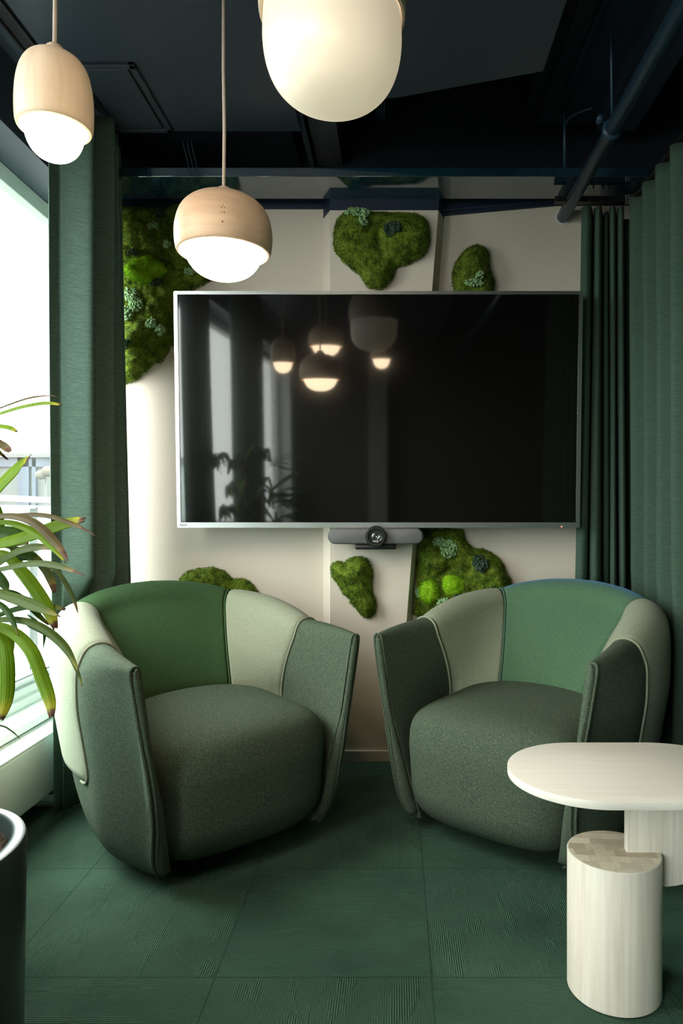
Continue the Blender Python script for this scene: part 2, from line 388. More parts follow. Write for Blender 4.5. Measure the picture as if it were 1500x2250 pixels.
# ------------------------------------------------------------------ radiator
R0 = (-1.27, 1.2, 0)
rad = empty('radiator', R0, 'low white panel radiator with slotted top under the window', 'radiator')
ry0, ry1 = -.9, 2.86
MB(R0).box(-1.318, -1.22, ry0, ry1, .083, .285, .006).build('radiator_panel', M['white'], rad, auto=30)
MB(R0).box(-1.314, -1.224, ry0+.003, ry1-.003, .285, .289).build('radiator_tray', plain('grey_slot_backing', (.35, .36, .35), .6), rad)  # plain grey sheet just under the slats, showing through the slots
g = MB(R0)
n = 300
for i in range(n):
    y = ry0+(ry1-ry0)*(i+.5)/n
    g.box(-1.305, -1.232, y-.0042, y+.0042, .288, .293)
g.box(-1.318, -1.305, ry0, ry1, .284, .294, .002).box(-1.232, -1.22, ry0, ry1, .284, .294, .002)
g.build('radiator_grille', M['white'], rad)
for y in (.4, 1.9): MB(R0).box(-1.31, -1.28, y, y+.03, 0, .083).build('radiator_leg', M['white'], rad)
fp = MB((-1.25, 2.62, 0)).box(-1.345, -1.165, 2.58, 2.66, 0, .012, .003).box(-1.345, -1.18, 2.59, 2.655, .012, .016, .002)
tag(fp.build('floor_plate', M['white']), 'low white metal floor plate below the radiator behind the left curtain', 'floor plate')

# ------------------------------------------------------------------ curtains
def smooth_path(pts, n):
    pts = np.array(pts, float); d = np.r_[0, np.cumsum(np.linalg.norm(np.diff(pts, axis=0), axis=1))]
    t = np.linspace(0, d[-1], n); out = np.stack([np.interp(t, d, pts[:, k]) for k in range(pts.shape[1])], 1)
    for _ in range(3): out[1:-1] = (out[:-2]+2*out[1:-1]+out[2:])/4
    return out
def cloth(name, top, bot, z0, z1, mat, n=None, nz=40, wob=.004, parent=None, seed=0, push=None):
    r = np.random.default_rng(seed); n = n or len(top)*8
    A = smooth_path(top, n); B = smooth_path(bot, n)
    V = []; ph = r.random(4)*6
    for j in range(nz+1):
        s = j/nz; z = z1+(z0-z1)*s; k = s**1.1
        Q = A*(1-k)+B*k
        Q = Q+wob*np.stack([np.sin(np.linspace(0, 14, n)+s*5+ph[0]), np.sin(np.linspace(0, 9, n)-s*4+ph[1])], 1)*min(1, s*4)
        if push is not None: Q = push(Q, z)
        V += [(q[0], q[1], z) for q in Q]
    Fs = [(j*n+i, j*n+i+1, (j+1)*n+i+1, (j+1)*n+i) for j in range(nz) for i in range(n-1)]
    o = from_pd(name, V, Fs, mat, parent, True)
    m = o.modifiers.new('thick', 'SOLIDIFY'); m.thickness = .0022; m.offset = 0
    return o
def folds(p0, p1, n, amp, ph=0, sharp=1.0):
    """pleated plan line between p0 and p1"""
    p0 = np.array(p0); p1 = np.array(p1); d = p1-p0; L = np.linalg.norm(d); u = d/L; nn = np.array((-u[1], u[0]))
    m = n*10+1; out = []
    for i in range(m):
        s = i/(m-1); a = 2*PI*n*s+ph
        w_ = math.sin(a); w_ = math.copysign(abs(w_)**sharp, w_)
        out.append(p0+d*s+nn*amp*w_+u*math.sin(2*a)*amp*.25)
    return out
top = [(-1.199, 2.440), (-1.196, 2.46), (-1.190, 2.495), (-1.187, 2.498), (-1.182, 2.486), (-1.140, 2.512), (-1.098, 2.538), (-1.090, 2.548), (-1.11, 2.60), (-1.16, 2.61), (-1.175, 2.63), (-1.13, 2.655), (-1.07, 2.665), (-1.063, 2.68), (-1.10, 2.71), (-1.17, 2.72), (-1.12, 2.75), (-1.09, 2.78), (-1.11, 2.80), (-1.17, 2.82), (-1.15, 2.87), (-1.12, 2.885), (-1.145, 2.91), (-1.19, 2.93), (-1.198, 3.02)]
bot = [(-1.200, 2.475), (-1.197, 2.49), (-1.192, 2.525), (-1.189, 2.525), (-1.184, 2.512), (-1.145, 2.532), (-1.105, 2.558), (-1.097, 2.568), (-1.11, 2.61), (-1.15, 2.62), (-1.165, 2.635), (-1.12, 2.66), (-1.055, 2.675), (-1.045, 2.69), (-1.08, 2.72), (-1.14, 2.73), (-1.09, 2.76), (-1.035, 2.80), (-1.06, 2.84), (-1.13, 2.85), (-1.09, 2.90), (-1.07, 2.925), (-1.12, 2.94), (-1.17, 2.95), (-1.198, 3.02)]
def push_left(Q, z):                            # the hem is pressed aside by the back of the armchair
    k = min(1, max(0, (.825-z)/.08)); k = k*k*(3-2*k)
    lim = np.interp(Q[:, 1], [2.30, 2.45, 2.52, 2.60, 2.70, 2.80, 2.90], [-1.150, -1.185, -1.180, -1.15, -1.09, -1.0, -.9])
    X = np.where(Q[:, 0] > lim, lim-(Q[:, 0]-lim)*.04, Q[:, 0]); return np.stack([Q[:, 0]*(1-k)+X*k, Q[:, 1]], 1)
def push_right(Q, z):
    k = min(1, max(0, (.92-z)/.12)); k = k*k*(3-2*k)
    return np.stack([np.maximum(Q[:, 0], .982*k+.9*(1-k)), Q[:, 1]], 1)
c1 = cloth('curtain', top, bot, .012, ZC-.018, M['curtL'], n=240, seed=1, wob=.0015, push=push_left)
tag(c1, 'teal green slubbed linen curtain gathered beside the window at left', 'curtain')
c2 = cloth('curtain', folds((-1.175, 1.34), (-1.175, 1.92), 7, .028), folds((-1.172, 1.32), (-1.172, 1.94), 7, .032, .4), .012, ZC-.018, M['curtL'], n=200, seed=2)
tag(c2, 'green curtain bunch nearer the camera than the palm, seen mirrored in the screen edge', 'curtain', 'mirrored window curtains')
c3 = cloth('curtain', folds((-1.165, -.32), (-1.165, .76), 11, .042), folds((-1.16, -.34), (-1.155, .80), 11, .045, .3), .012, ZC-.018, M['curtL'], n=240, seed=3)
tag(c3, 'green curtain bunch farthest back, seen as a dim strip mirrored in the screen', 'curtain', 'mirrored window curtains')
# right: pleats along the back wall then along the side
def rail_pts(k):
    z = 0
    return k
topA = []; botA = []
edgesT = [1279, 1299, 1308, 1321, 1328, 1336, 1341, 1351, 1358, 1370]
edgesB = [1257, 1284, 1291, 1317, 1324, 1338, 1344, 1356, 1363, 1378]
def pleat(edges, Dn, Dfar):
    out = []
    D0 = Dn
    for i, e in enumerate(edges):
        near = (i % 2 == 0); Dn = D0+(.055 if i in (4, 5) else 0)
        out.append(((e-CX)/F*Dn, Dn+ (.012 if near else 0)))
        if near and i+1 < len(edges): out.append((((e+edges[i+1])/2-CX)/F*(Dn-.012), Dn-.012))
        if not near and i+1 < len(edges): out.append((((e+edges[i+1])/2-CX)/F*Dfar, Dfar))
    return out
tA = pleat(edgesT, 2.99, 3.115)+[(1.0, 3.12), (1.06, 3.12), (1.10, 3.08)]
bA = pleat(edgesB, 3.005, 3.12)+[(1.0, 3.12), (1.06, 3.12), (1.10, 3.08)]
ca = cloth('curtain', tA, bA, .012, 2.375, M['curtR'], n=220, seed=4, wob=.0015)
tag(ca, 'dark green curtain hanging in narrow folds right of the screen', 'curtain')
def saw(y0, y1, n, x, amp):
    out = []
    for i in range(n):
        a = y0+(y1-y0)*i/n; d = (y1-y0)/n
        out += [(x-amp, a), (x-amp*.75, a+d*.12), (x+amp*.9, a+d*.28), (x+amp, a+d*.45), (x, a+d*.8)]
    return out
cb = cloth('curtain', saw(2.93, 1.10, 13, 1.005, .032), saw(2.93, 1.05, 13, 1.018, .04), .012, 2.378, M['curtR'], n=520, seed=5, wob=.003, push=push_right)
tag(cb, 'green curtain in wide vertical pleats along the right side, near the camera', 'curtain')
rl = MB().box(P(1218, 0, 2.98)[0], .99, 2.965, 2.995, 2.385, 2.408)
rl.tube([(.97, 2.98, 2.397), (1.0, 2.95, 2.397), (1.01, 2.88, 2.397), (1.01, 1.0, 2.397)], .012, 8)
tag(rl.build('curtain_rail', M['track']), 'black curved curtain rail above the right hand curtains', 'curtain rail')
hk = MB()
for q in range(3): hk.box(.965+q*.012, .973+q*.012, 2.955, 2.965, 2.372, 2.41, .001)
tag(hk.build('rail_bracket', M['alu']), 'small grey metal bracket on the curved curtain rail in the corner', 'bracket')

# ------------------------------------------------------------------ television
TVT = .052
tv = empty('television', (0, 2.93, 1.5), 'large flat screen television with thin silver frame, mounted on the cream wall', 'television')
cxp, cyp = (831-CX)/F*2.93, HC-(902-CY)/F*2.93
tv.location = (cxp, 2.93, cyp); tv.rotation_euler = (TVT, 0, 0)
hw, hh = 1.683/2, .975/2
def rrect(w_, h_, r, n=6):
    out = []
    for (sx, sz, a0) in ((1, 1, 0), (-1, 1, PI/2), (-1, -1, PI), (1, -1, 1.5*PI)):
        for k in range(n+1):
            a = a0+PI/2*k/n; out.append((sx*(w_-r)+r*math.cos(a), sz*(h_-r)+r*math.sin(a)))
    return out
def ring(outer, inner, y0, y1, mat, name, par):
    n = len(outer); V = [(x, y0, z) for x, z in outer]+[(x, y0, z) for x, z in inner]+[(x, y1, z) for x, z in outer]+[(x, y1, z) for x, z in inner]
    Fs = []
    for i in range(n):
        j = (i+1) % n
        Fs += [(i, j, n+j, n+i), (2*n+i, 3*n+i, 3*n+j, 2*n+j), (i, 2*n+i, 2*n+j, j), (n+i, n+j, 3*n+j, 3*n+i)]
    return MB().add(V, Fs).build(name, mat, par, auto=40)
inner = [(max(-hw+.0155, min(hw-.0155, x)), max(-hh+.022, min(hh-.0135, z))) for x, z in rrect(hw, hh, .006)]
sfr = ring(rrect(hw, hh, .006), inner, -.006, .03, M['alu'], 'screen_frame', tv)
t = NT('screen_glass').set(Roughness=.045); t.col((.003, .0028, .0026)); t.b.inputs['IOR'].default_value = 1.55
t.b.inputs['Coat Weight'].default_value = .22; t.b.inputs['Coat Roughness'].default_value = .16
M['screen'] = t.m
MB().box(-hw+.012, hw-.012, -.001, .01, -hh+.018, hh-.010).build('screen', M['screen'], tv)
MB().box(-hw+.004, hw-.004, .018, .034, -hh+.004, hh-.004, .006).box(-hw+.15, hw-.15, .03, .075, -hh+.12, hh-.12, .01).build('back_cover', M['black'], tv)
MB().box(-.25, .25, .07, .128, -.15, .15).build('wall_mount', M['black'], tv)
MB().box(P(1233, 0, 2.95)[0]-cxp-.002, P(1233, 0, 2.95)[0]-cxp+.003, -.0075, -.0055, -hh+.003, -hh+.006).build('standby_light', emit('red_led', (1, .05, .02), 6), sfr)
def lettering(name, s, size, mat, parent, loc, ext=.0004):
    cu = bpy.data.curves.new(name, 'FONT'); cu.body = s; cu.size = size; cu.extrude = ext; cu.align_x = 'CENTER'; cu.offset = size*.02
    ob = bpy.data.objects.new(name, cu); COL.objects.link(ob); bpy.context.view_layer.update()
    me = bpy.data.meshes.new_from_object(ob); bpy.data.objects.remove(ob)
    o = link(name, me, mat, parent); o.location = loc; o.rotation_euler = (PI/2, 0, 0); return o
lettering('lettering', 'PHILIPS', .0095, M['lettering'], sfr, (-hw+.026, -.0064, -hh+.0075))

# ------------------------------------------------------------------ conference camera bar
vb = empty('conference_camera', (0, 2.92, 1), 'grey pill shaped conference camera bar with round lens mounted under the screen', 'camera')
vD = 2.925; vx, vz = P(825, 1178, vD)[0], P(825, 1178, vD)[2]; vb.location = (vx, vD, vz)
def pill(hwd, r, y0, y1, n=16):
    pts = [(hwd-r+r*math.cos(a), r*math.sin(a)) for a in np.linspace(-PI/2, PI/2, n)]+[(-hwd+r+r*math.cos(a), r*math.sin(a)) for a in np.linspace(PI/2, 1.5*PI, n)]
    return pts
MB().prism(pill(.199, .0335, 0, 0), 'y', .0, .07, .006).build('housing', plain('dark_grey_plastic', (.075, .075, .08), .4), vb, auto=40)
gm = NT('speaker_mesh').set(Roughness=.55); wv = gm.n('ShaderNodeTexVoronoi'); wv.inputs['Scale'].default_value = 550; gm.l(gm.pos(), wv.inputs['Vector'])
gm.col(gm.ramp(wv.outputs['Distance'], [(.2, (.03, .03, .032)), (.5, (.16, .16, .165))]))
for sx in (-1, 1):
    MB().prism([(x*.78/1.0+sx*.0, z) for x, z in [(q[0]*1.0, q[1]) for q in pill(.11, .0285, 0, 0)]], 'y', -.0022, .001, .001).build('speaker_grille', gm.m, vb, auto=40).location = (sx*.107, 0, 0)
rx = Matrix.Rotation(PI/2, 3, 'X')
MB().lathe([(0, -.005), (.036, -.005), (.0425, 0), (.0425, .022), (.039, .028), (.031, .028), (.029, .020)], n=64, rot=rx).build('lens_ring', M['black'], vb, auto=40); lr = [q for q in vb.children if q.name.startswith('lens_ring')][0]
t = NT('lens_glass').set(Roughness=.08); t.col((.03, .035, .034))
MB().lathe([(.0295, .020), (.028, .025), (.022, .0235), (.0135, .018), (.012, .0175), (.012, .020), (.0085, .021), (.0085, .0165), (.0045, .017), (0, .0185)], n=64, rot=rx).build('lens', t.m, lr, auto=50)
MB().lathe([(.0122, .0205), (.0135, .0212), (.0148, .0205)], n=48, rot=rx).lathe([(.0045, .0195), (.0055, .02), (.0062, .0195)], n=48, rot=rx).build('lens_rim', M['alu'], lr, auto=50)
lettering('lettering', 'logitech', .0072, M['letterw'], lr, (0, -.0262, -.0215))
MB().box(-.0865, .0865, .012, .07, -.0565, -.0325, .007).build('mount_bracket', M['black'], vb, auto=40)

# ------------------------------------------------------------------ armchairs
def catmull(K, n):
    K = np.array(K, float); m = len(K); out = []
    for t in np.linspace(0, m-1, n):
        i = min(int(t), m-2); s = t-i
        p0 = K[max(i-1, 0)] if i > 0 else 2*K[0]-K[1]; p1 = K[i]; p2 = K[i+1]; p3 = K[i+2] if i+2 < m else 2*K[-1]-K[-2]
        out.append(.5*((2*p1)+(-p0+p2)*s+(2*p0-5*p1+4*p2-p3)*s*s+(-p0+3*p1-3*p2+p3)*s**3))
    return np.array(out)
# crest stations, tip of the arm round to the middle of the back: x, y, z, thickness, inner foot (x, y, z)
ST_ = [(.383, -.361, .658, .030, .330, -.350, .39),
       (.387, -.280, .668, .062, .322, -.235, .39),
       (.385, -.180, .677, .088, .320, -.120, .40),
       (.377, -.088, .684, .104, .318, -.010, .40),
       (.372, .030, .708, .118, .290, .030, .41),
       (.357, .150, .732, .124, .252, .055, .42),
       (.328, .250, .750, .126, .208, .072, .425),
       (.285, .325, .765, .126, .160, .088, .43),
       (.200, .375, .784, .126, .105, .110, .43),
       (.100, .397, .796, .126, .050, .122, .43),
       (.000, .403, .800, .126, .000, .126, .43)]
NH = 101
HALF = catmull(ST_, NH)
FULL = np.vstack([HALF*[-1, 1, 1, 1, -1, 1, 1], (HALF[:-1][::-1])])  # left tip ... back ... right tip
NU = len(FULL)
tan = np.gradient(FULL[:, :2], axis=0); tan /= np.linalg.norm(tan, axis=1)[:, None]
NRM = np.stack([-tan[:, 1], tan[:, 0]], 1)     # outward
uS, uP = .30, .70                               # seams, fraction of each half
Zk = [.030, .045, .07, .12, .20, .30, .38, .50, .62]
OFFT = [-.100, -.083, -.071, -.060, -.056, -.043, -.030, -.008, .012]
OFFS = [-.062, -.034, -.012, .010, .022, .030, .042, .062, .064]
OFFB = [-.150, -.115, -.085, -.045, .000, .032, .048, .066, .068]
def chair_section(i):
    x, y, z, t_, bx, by, bz = FULL[i]; c = np.array((x, y)); nn = NRM[i]
    h = 1-abs(i/(NU-1)-.5)*2                    # 0 at tip, 1 at back centre
    a = min(1, h/.30); b = max(0, min(1, (h-.3)/.5)); a = a*a*(3-2*a); b = b*b*(3-2*b)
    out = []
    ztop = z-t_*.5
    for zk, o1, o2, o3 in zip(Zk, OFFT, OFFS, OFFB):
        if zk < ztop-.01:
            off = (o1*(1-a)+o2*a)*(1-b)+o3*b
            pt = c+nn*off
            if h < .3: pt = pt+np.array((0, 1))*(.074*max(0, 1-(zk/.30))**2)*(1-h/.3)
            out.append((pt[0], pt[1], zk))
    nO = len(out)
    for k in range(0, 9):
        an = PI*k/8
        pt = c+nn*(t_/2*math.cos(an)); out.append((pt[0], pt[1], ztop+t_*.5*math.sin(an)))
    # inner face down to the seat, slightly convex
    pi_ = np.array(out[-1][:2]); bI = np.array((bx, by))
    for k in range(1, 8):
        s = k/7; zz = ztop+(bz-ztop)*s; pt = pi_*(1-s)+bI*s; bulge = .014*math.sin(PI*s)*(a)
        out.append((pt[0]-nn[0]*bulge, pt[1]-nn[1]*bulge, zz))
    fo = np.array(out[0][:2])-nn*.032
    for s in (.33, .66, 1.0):
        pt = bI*(1-s)+fo*s; out.append((pt[0], pt[1], bz+(.036-bz)*s))
    return out, nO
NV = 90
rows = []; marks = []
for i in range(NU):
    pts, nO = chair_section(i); pts = np.array(pts)
    d = np.r_[0, np.cumsum(np.linalg.norm(np.diff(pts, axis=0), axis=1))]
    # segments: outer below .27, outer above, top, inner, hidden -> fixed share so that rows line up
    zc = np.interp(.262, pts[:nO+1, 2], d[:nO+1])
    brk = [0, zc, d[nO], d[nO+8], d[nO+15], d[-1]]; cnt = [14, 24, 20, 24, 8]
    tt = np.concatenate([np.linspace(brk[k], brk[k+1], cnt[k], endpoint=False) for k in range(5)]+[[d[-1]]])
    q = np.stack([np.interp(tt, d, pts[:, k]) for k in range(3)], 1)
    for _ in range(4): q[1:-1] = (q[:-2]+2*q[1:-1]+q[2:])/4
    rows.append(q)
G = np.array(rows)                              # NU x 91 x 3
gu = np.gradient(G, axis=0); gv = np.gradient(G, axis=1); NG = np.cross(gv, gu); NG /= (np.linalg.norm(NG, axis=2)[..., None]+1e-9)
if NG[NU//2, 20, 1] < 0: NG = -NG
vA, vB, vC = 14, 82, 90                        # sage starts at 14; inner seat line 82
iS0, iP0 = int(uS*(NH-1)), int(uP*(NH-1)); iP1, iS1 = NU-1-iP0, NU-1-iS0
def panel(name, i0, i1, v0, v1, mat, par, puff=.008, edge=.018, sink=.014, close=False, rc=(0, 0), skip=(0, 0, 0, 0)):
    idx = np.arange(i0, i1+1); vid = np.arange(v0, v1+1)
    Pn = G[i0:i1+1, v0:v1+1].copy(); N_ = NG[i0:i1+1, v0:v1+1]
    du = np.r_[0, np.cumsum(np.linalg.norm(np.diff(G[i0:i1+1, 40], axis=0), axis=1))]; dv = np.r_[0, np.cumsum(np.linalg.norm(np.diff(G[(i0+i1)//2, v0:v1+1], axis=0), axis=1))]
    def edgef(d, lo, hi):
        f = np.ones_like(d)
        if lo: f = np.minimum(f, np.sqrt(np.clip(1-(1-np.clip(d/edge, 0, 1))**2, 0, 1)))
        if hi: f = np.minimum(f, np.sqrt(np.clip(1-(1-np.clip((d[-1]-d)/edge, 0, 1))**2, 0, 1)))
        return f
    eu = edgef(du, not skip[0], not skip[1]); ev = edgef(dv, not skip[2], not skip[3])
    bu = np.sin(PI*np.clip(du/du[-1], 0, 1))**.6 if not (skip[0] or skip[1]) else np.ones_like(du)*.5
    e = np.minimum(eu[:, None], ev[None, :])
    for side, r_c in enumerate(rc):
        if not r_c: continue
        U_ = du if side == 0 else du[-1]-du
        a_ = r_c-U_[:, None]; b_ = r_c-dv[None, :]; k_ = (a_ > 0) & (b_ > 0)
        dd = r_c-np.hypot(np.maximum(a_, 0), np.maximum(b_, 0)); ec = np.sqrt(np.clip(1-(1-np.clip(dd/edge, 0, 1))**2, 0, 1))
        e = np.where(k_, np.minimum(e, ec), e)
    off = -sink*(1-e)+puff*bu[:, None]*e
    Pn += N_*off[..., None]
    nu, nv = len(idx), len(vid)
    V = Pn.reshape(-1, 3); Fs = [(a*nv+b, a*nv+b+1, (a+1)*nv+b+1, (a+1)*nv+b) for a in range(nu-1) for b in range(nv-1)]
    caps = []
    if close:
        caps = [tuple(range(nv))[::1]] if i0 == 0 else [tuple((nu-1)*nv+k for k in range(nv))[::-1]]
    o = from_pd(name, V, Fs+caps, mat, par, True)
    bm = bmesh.new(); bm.from_mesh(o.data); bmesh.ops.recalc_face_normals(bm, faces=bm.faces[:])
    for f in bm.faces:
        if len(f.verts) > 4:
            f.smooth = False
            for ed in f.edges: ed.smooth = False
    bm.to_mesh(o.data); bm.free()
    return o
def seat_mesh(par, mat):
    n = 28; bm = bmesh.new(); bmesh.ops.create_cube(bm, size=2)
    bmesh.ops.subdivide_edges(bm, edges=bm.edges[:], cuts=n, use_grid_fill=True)
    k = 6
    for v in bm.verts:
        p = v.co; s = (abs(p.x)**k+abs(p.y)**k+abs(p.z)**k)**(-1/k); q = p*s
        z = .225+q.z*.200
        wz = np.interp(z, [.02, .06, .15, .30, .40, .44], [.258, .274, .292, .306, .314, .314])
        x = q.x*wz
        y = -.045+q.y*.315
        fr_ = max(0, -q.y)                       # front bulge and curved foot
        y -= fr_*.028*(1-q.x**2)
        y += fr_*.085*max(0, (.16-z)/.16)**2
        y += fr_*.02*max(0, (z-.30)/.14)
        z += .018*(1-q.x**2)*max(0, q.z)+.012*q.y*max(0, q.z)
        v.co = (x, y, z)
    me = bpy.data.meshes.new('seat'); bm.to_mesh(me); bm.free()
    return link('seat', me, mat, par, True)
def piping(par, mat, pts, r, name='piping'):
    return MB().tube(pts, r, 10).build(name, mat, par, smooth=True)
def make_chair(loc, rz, label, gmat):
    c = empty('armchair', (*loc, 0), label, 'armchair', 'pair of swivel armchairs', rz)
    panel('lower_body', iS0, iS1, 0, vA+14, M['felt'], c, puff=0, sink=0, skip=(1, 1, 1, 1))
    arms = [None, None]
    arms[0] = panel('arm', 0, iS0+2, 0, vC, M['felt'], c, puff=.004, sink=.006, edge=.012, close=True, skip=(1, 0, 1, 1))
    arms[1] = panel('arm', iS1-2, NU-1, 0, vC, M['felt'], c, puff=.004, sink=.006, edge=.012, close=True, skip=(0, 1, 1, 1))
    sides = [None, None]
    sides[0] = panel('side_cushion', iS0, iP0, vA, vB+4, M['sage'], c, puff=.019, sink=.020, edge=.026, rc=(.055, 0), skip=(0, 0, 0, 1))
    sides[1] = panel('side_cushion', iP1, iS1, vA, vB+4, M['sage'], c, puff=.019, sink=.020, edge=.026, rc=(0, .055), skip=(0, 0, 0, 1))
    bc = panel('back_cushion', iP0, iP1, vA, vB+4, gmat, c, puff=.016, sink=.016, edge=.022, skip=(0, 0, 0, 1))
    seat_mesh(c, M['felt'])
    for i, sg in ((0, 1), (NU-1, -1)):
        col_ = G[i]; cc = col_.mean(0)
        outl = [col_[k]+NG[i, k]*.001 for k in range(0, 46)]; inn = [col_[k]+NG[i, k]*.001 for k in range(48, vC)]
        am = arms[0 if i == 0 else 1]
        inw = np.stack([-NRM[i]*.0135 for _ in outl]); o2 = [np.array((p[0]+q[0], p[1]+q[1]-.005, p[2]-.004)) for p, q in zip(outl, inw)]
        piping(am, M['felt'], outl, .0045); piping(am, M['felt'], o2[:-1], .0045)
        # front strip padding between the two seams
        zz = np.linspace(.05, .646, 44); oi = slice(0, 46); ii = slice(56, vC+1)
        po = np.stack([np.interp(zz, col_[oi][:, 2], col_[oi][:, q]) for q in range(2)], 1); pi2 = np.stack([np.interp(zz, col_[ii][::-1][:, 2], col_[ii][::-1][:, q]) for q in range(2)], 1)
        mid = [(*((po[q]+pi2[q])/2), zz[q]) for q in range(44)]; rr_ = [max(.004, np.linalg.norm(po[q]-pi2[q])*.42)*(1 if q < 42 else .75) for q in range(44)]
        MB().tube(mid, rr_, 14).build('front_band', M['felt'], am, smooth=True)
    for i in (iS0, iS1):
        sgn = 1 if i == iS0 else -1
        dU = np.linalg.norm(G[i+sgn, 20]-G[i, 20]); dV = np.linalg.norm(G[i, vA+1]-G[i, vA])
        def gp(u_, v_, up_=.004):
            a0 = int(u_); b0 = int(v_); fa = u_-a0; fb = v_-b0; ii = i+sgn*a0; jj = i+sgn*(a0+1)
            q = (G[ii, vA+b0]*(1-fa)+G[jj, vA+b0]*fa)*(1-fb)+(G[ii, vA+b0+1]*(1-fa)+G[jj, vA+b0+1]*fa)*fb
            return q+NG[ii, vA+b0]*up_
        rc_ = .055; k0 = int(rc_/dV)+1
        turn = [gp(x_, 0) for x_ in np.linspace(min(24, (rc_+.012)/dU), rc_/dU, 6)[:-1]]
        turn += [gp((rc_-rc_*math.sin(a_))/dU, (rc_-rc_*math.cos(a_))/dV) for a_ in np.linspace(0, PI/2, 10)]
        ln = turn+[G[i, k]+NG[i, k]*.004 for k in range(vA+k0+1, vB+2)]; piping(sides[0 if i == iS0 else 1], M['sage'], ln, .0042)
    for i in (iP0, iP1):
        ln = [G[i, k]+NG[i, k]*.002 for k in range(vA, vB+2)]; piping(bc, gmat, ln, .0035)
    MB().lathe([(0, .0), (.19, .0), (.20, .004), (.20, .012), (.12, .02), (.05, .022), (.05, .06), (0, .06)], n=64).build('swivel_base', M['black'], c, auto=40)
    return c
make_chair((-.664, 2.426), math.radians(42.7), 'left armchair with dark bottle green back, sage sides and grey felt arms', M['greenL'])
make_chair((.465, 2.483), math.radians(-37.6), 'right armchair with teal green back, sage sides and grey felt arms, behind the side table', M['greenR'])

# ------------------------------------------------------------------ side table
TX, TY = .494, 1.595
tb_ = empty('side_table', (TX, TY, 0), 'pale ash wood side table with rounded oval top on a short cylinder', 'side table')
O_ = (TX, TY, 0)
M['ashtop'] = wood('pale_ash_top', (.82, .755, .68), (.88, .825, .755), (4, 60, 30), .35)
M['ashv'] = wood('pale_ash_upright', (.60, .53, .44), (.82, .76, .68), (110, 110, 3), .45)
M['ashvk'] = wood('pale_ash_column', (.70, .62, .52), (.85, .80, .71), (70, 70, 3), .4, knots=True)
t = NT('end_grain_blocks').set(Roughness=.45)
br = t.n('ShaderNodeTexBrick'); br.offset = .35; br.inputs['Scale'].default_value = 1; br.inputs['Brick Width'].default_value = .045; br.inputs['Row Height'].default_value = .028
br.inputs['Mortar Size'].default_value = .0004; br.inputs['Bias'].default_value = 0
br.inputs['Color1'].default_value = (.34, .24, .16, 1); br.inputs['Color2'].default_value = (.80, .70, .54, 1); br.inputs['Mortar'].default_value = (.45, .36, .26, 1)
t.l(t.pos(rot=(0, 0, .10)), br.inputs[0])
gr = t.noise(t.pos(scale=(1, 3, 1), rot=(0, 0, .6)), 160, 3, .5)
t.col(t.mix(.35, br.outputs[0], t.ramp(gr, [(.35, (.52, .41, .28)), (.65, (.85, .76, .62))])))
M['endgrain'] = t.m
rC, zC_ = .103, .310
MB().lathe([(0, .002), (rC-.003, .002), (rC, .005), (rC, zC_-.0025), (rC-.0008, zC_-.001), (rC-.003, zC_-.0004)], n=96).build('lower_column', M['ashvk'], tb_, auto=40)
MB().lathe([(rC-.0025, zC_-.002), (rC-.003, zC_), (0, zC_)], n=96).build('column_top', M['endgrain'], tb_, auto=40)
def stadium(x0, x1, R, n=40):
    return [(x1+R*math.cos(a), R*math.sin(a)) for a in np.linspace(-PI/2, PI/2, n)]+[(x0+R*math.cos(a), R*math.sin(a)) for a in np.linspace(PI/2, 1.5*PI, n)]
Dfr = 1.42; Rt = .1308*Dfr; xc0, xc1 = .312*Dfr, .445*Dfr; yc = 1.1308*Dfr; zt = HC-632/F*Dfr; th = .0178
top_ = [(x-TX, y+yc-TY) for x, y in stadium(xc0, xc1, Rt)]
MB().prism(top_, 'z', zt-th, zt, .0018).build('tabletop', M['ashtop'], tb_, auto=40)
xa, xb = .521-TX, .80-TX; ya = 1.585-TY; zb = .2325; Rr = .20
sl = [(xa, zb), (.575-TX, zb)]+[(xb-Rr+Rr*math.sin(a), zb+Rr-Rr*math.cos(a)) for a in np.linspace(.05, PI/2, 16)]+[(xb, zt-th), (xa, zt-th)]
MB().prism(sl, 'y', ya, ya+.022, .0012).build('upright_slab', M['ashv'], tb_, auto=40)

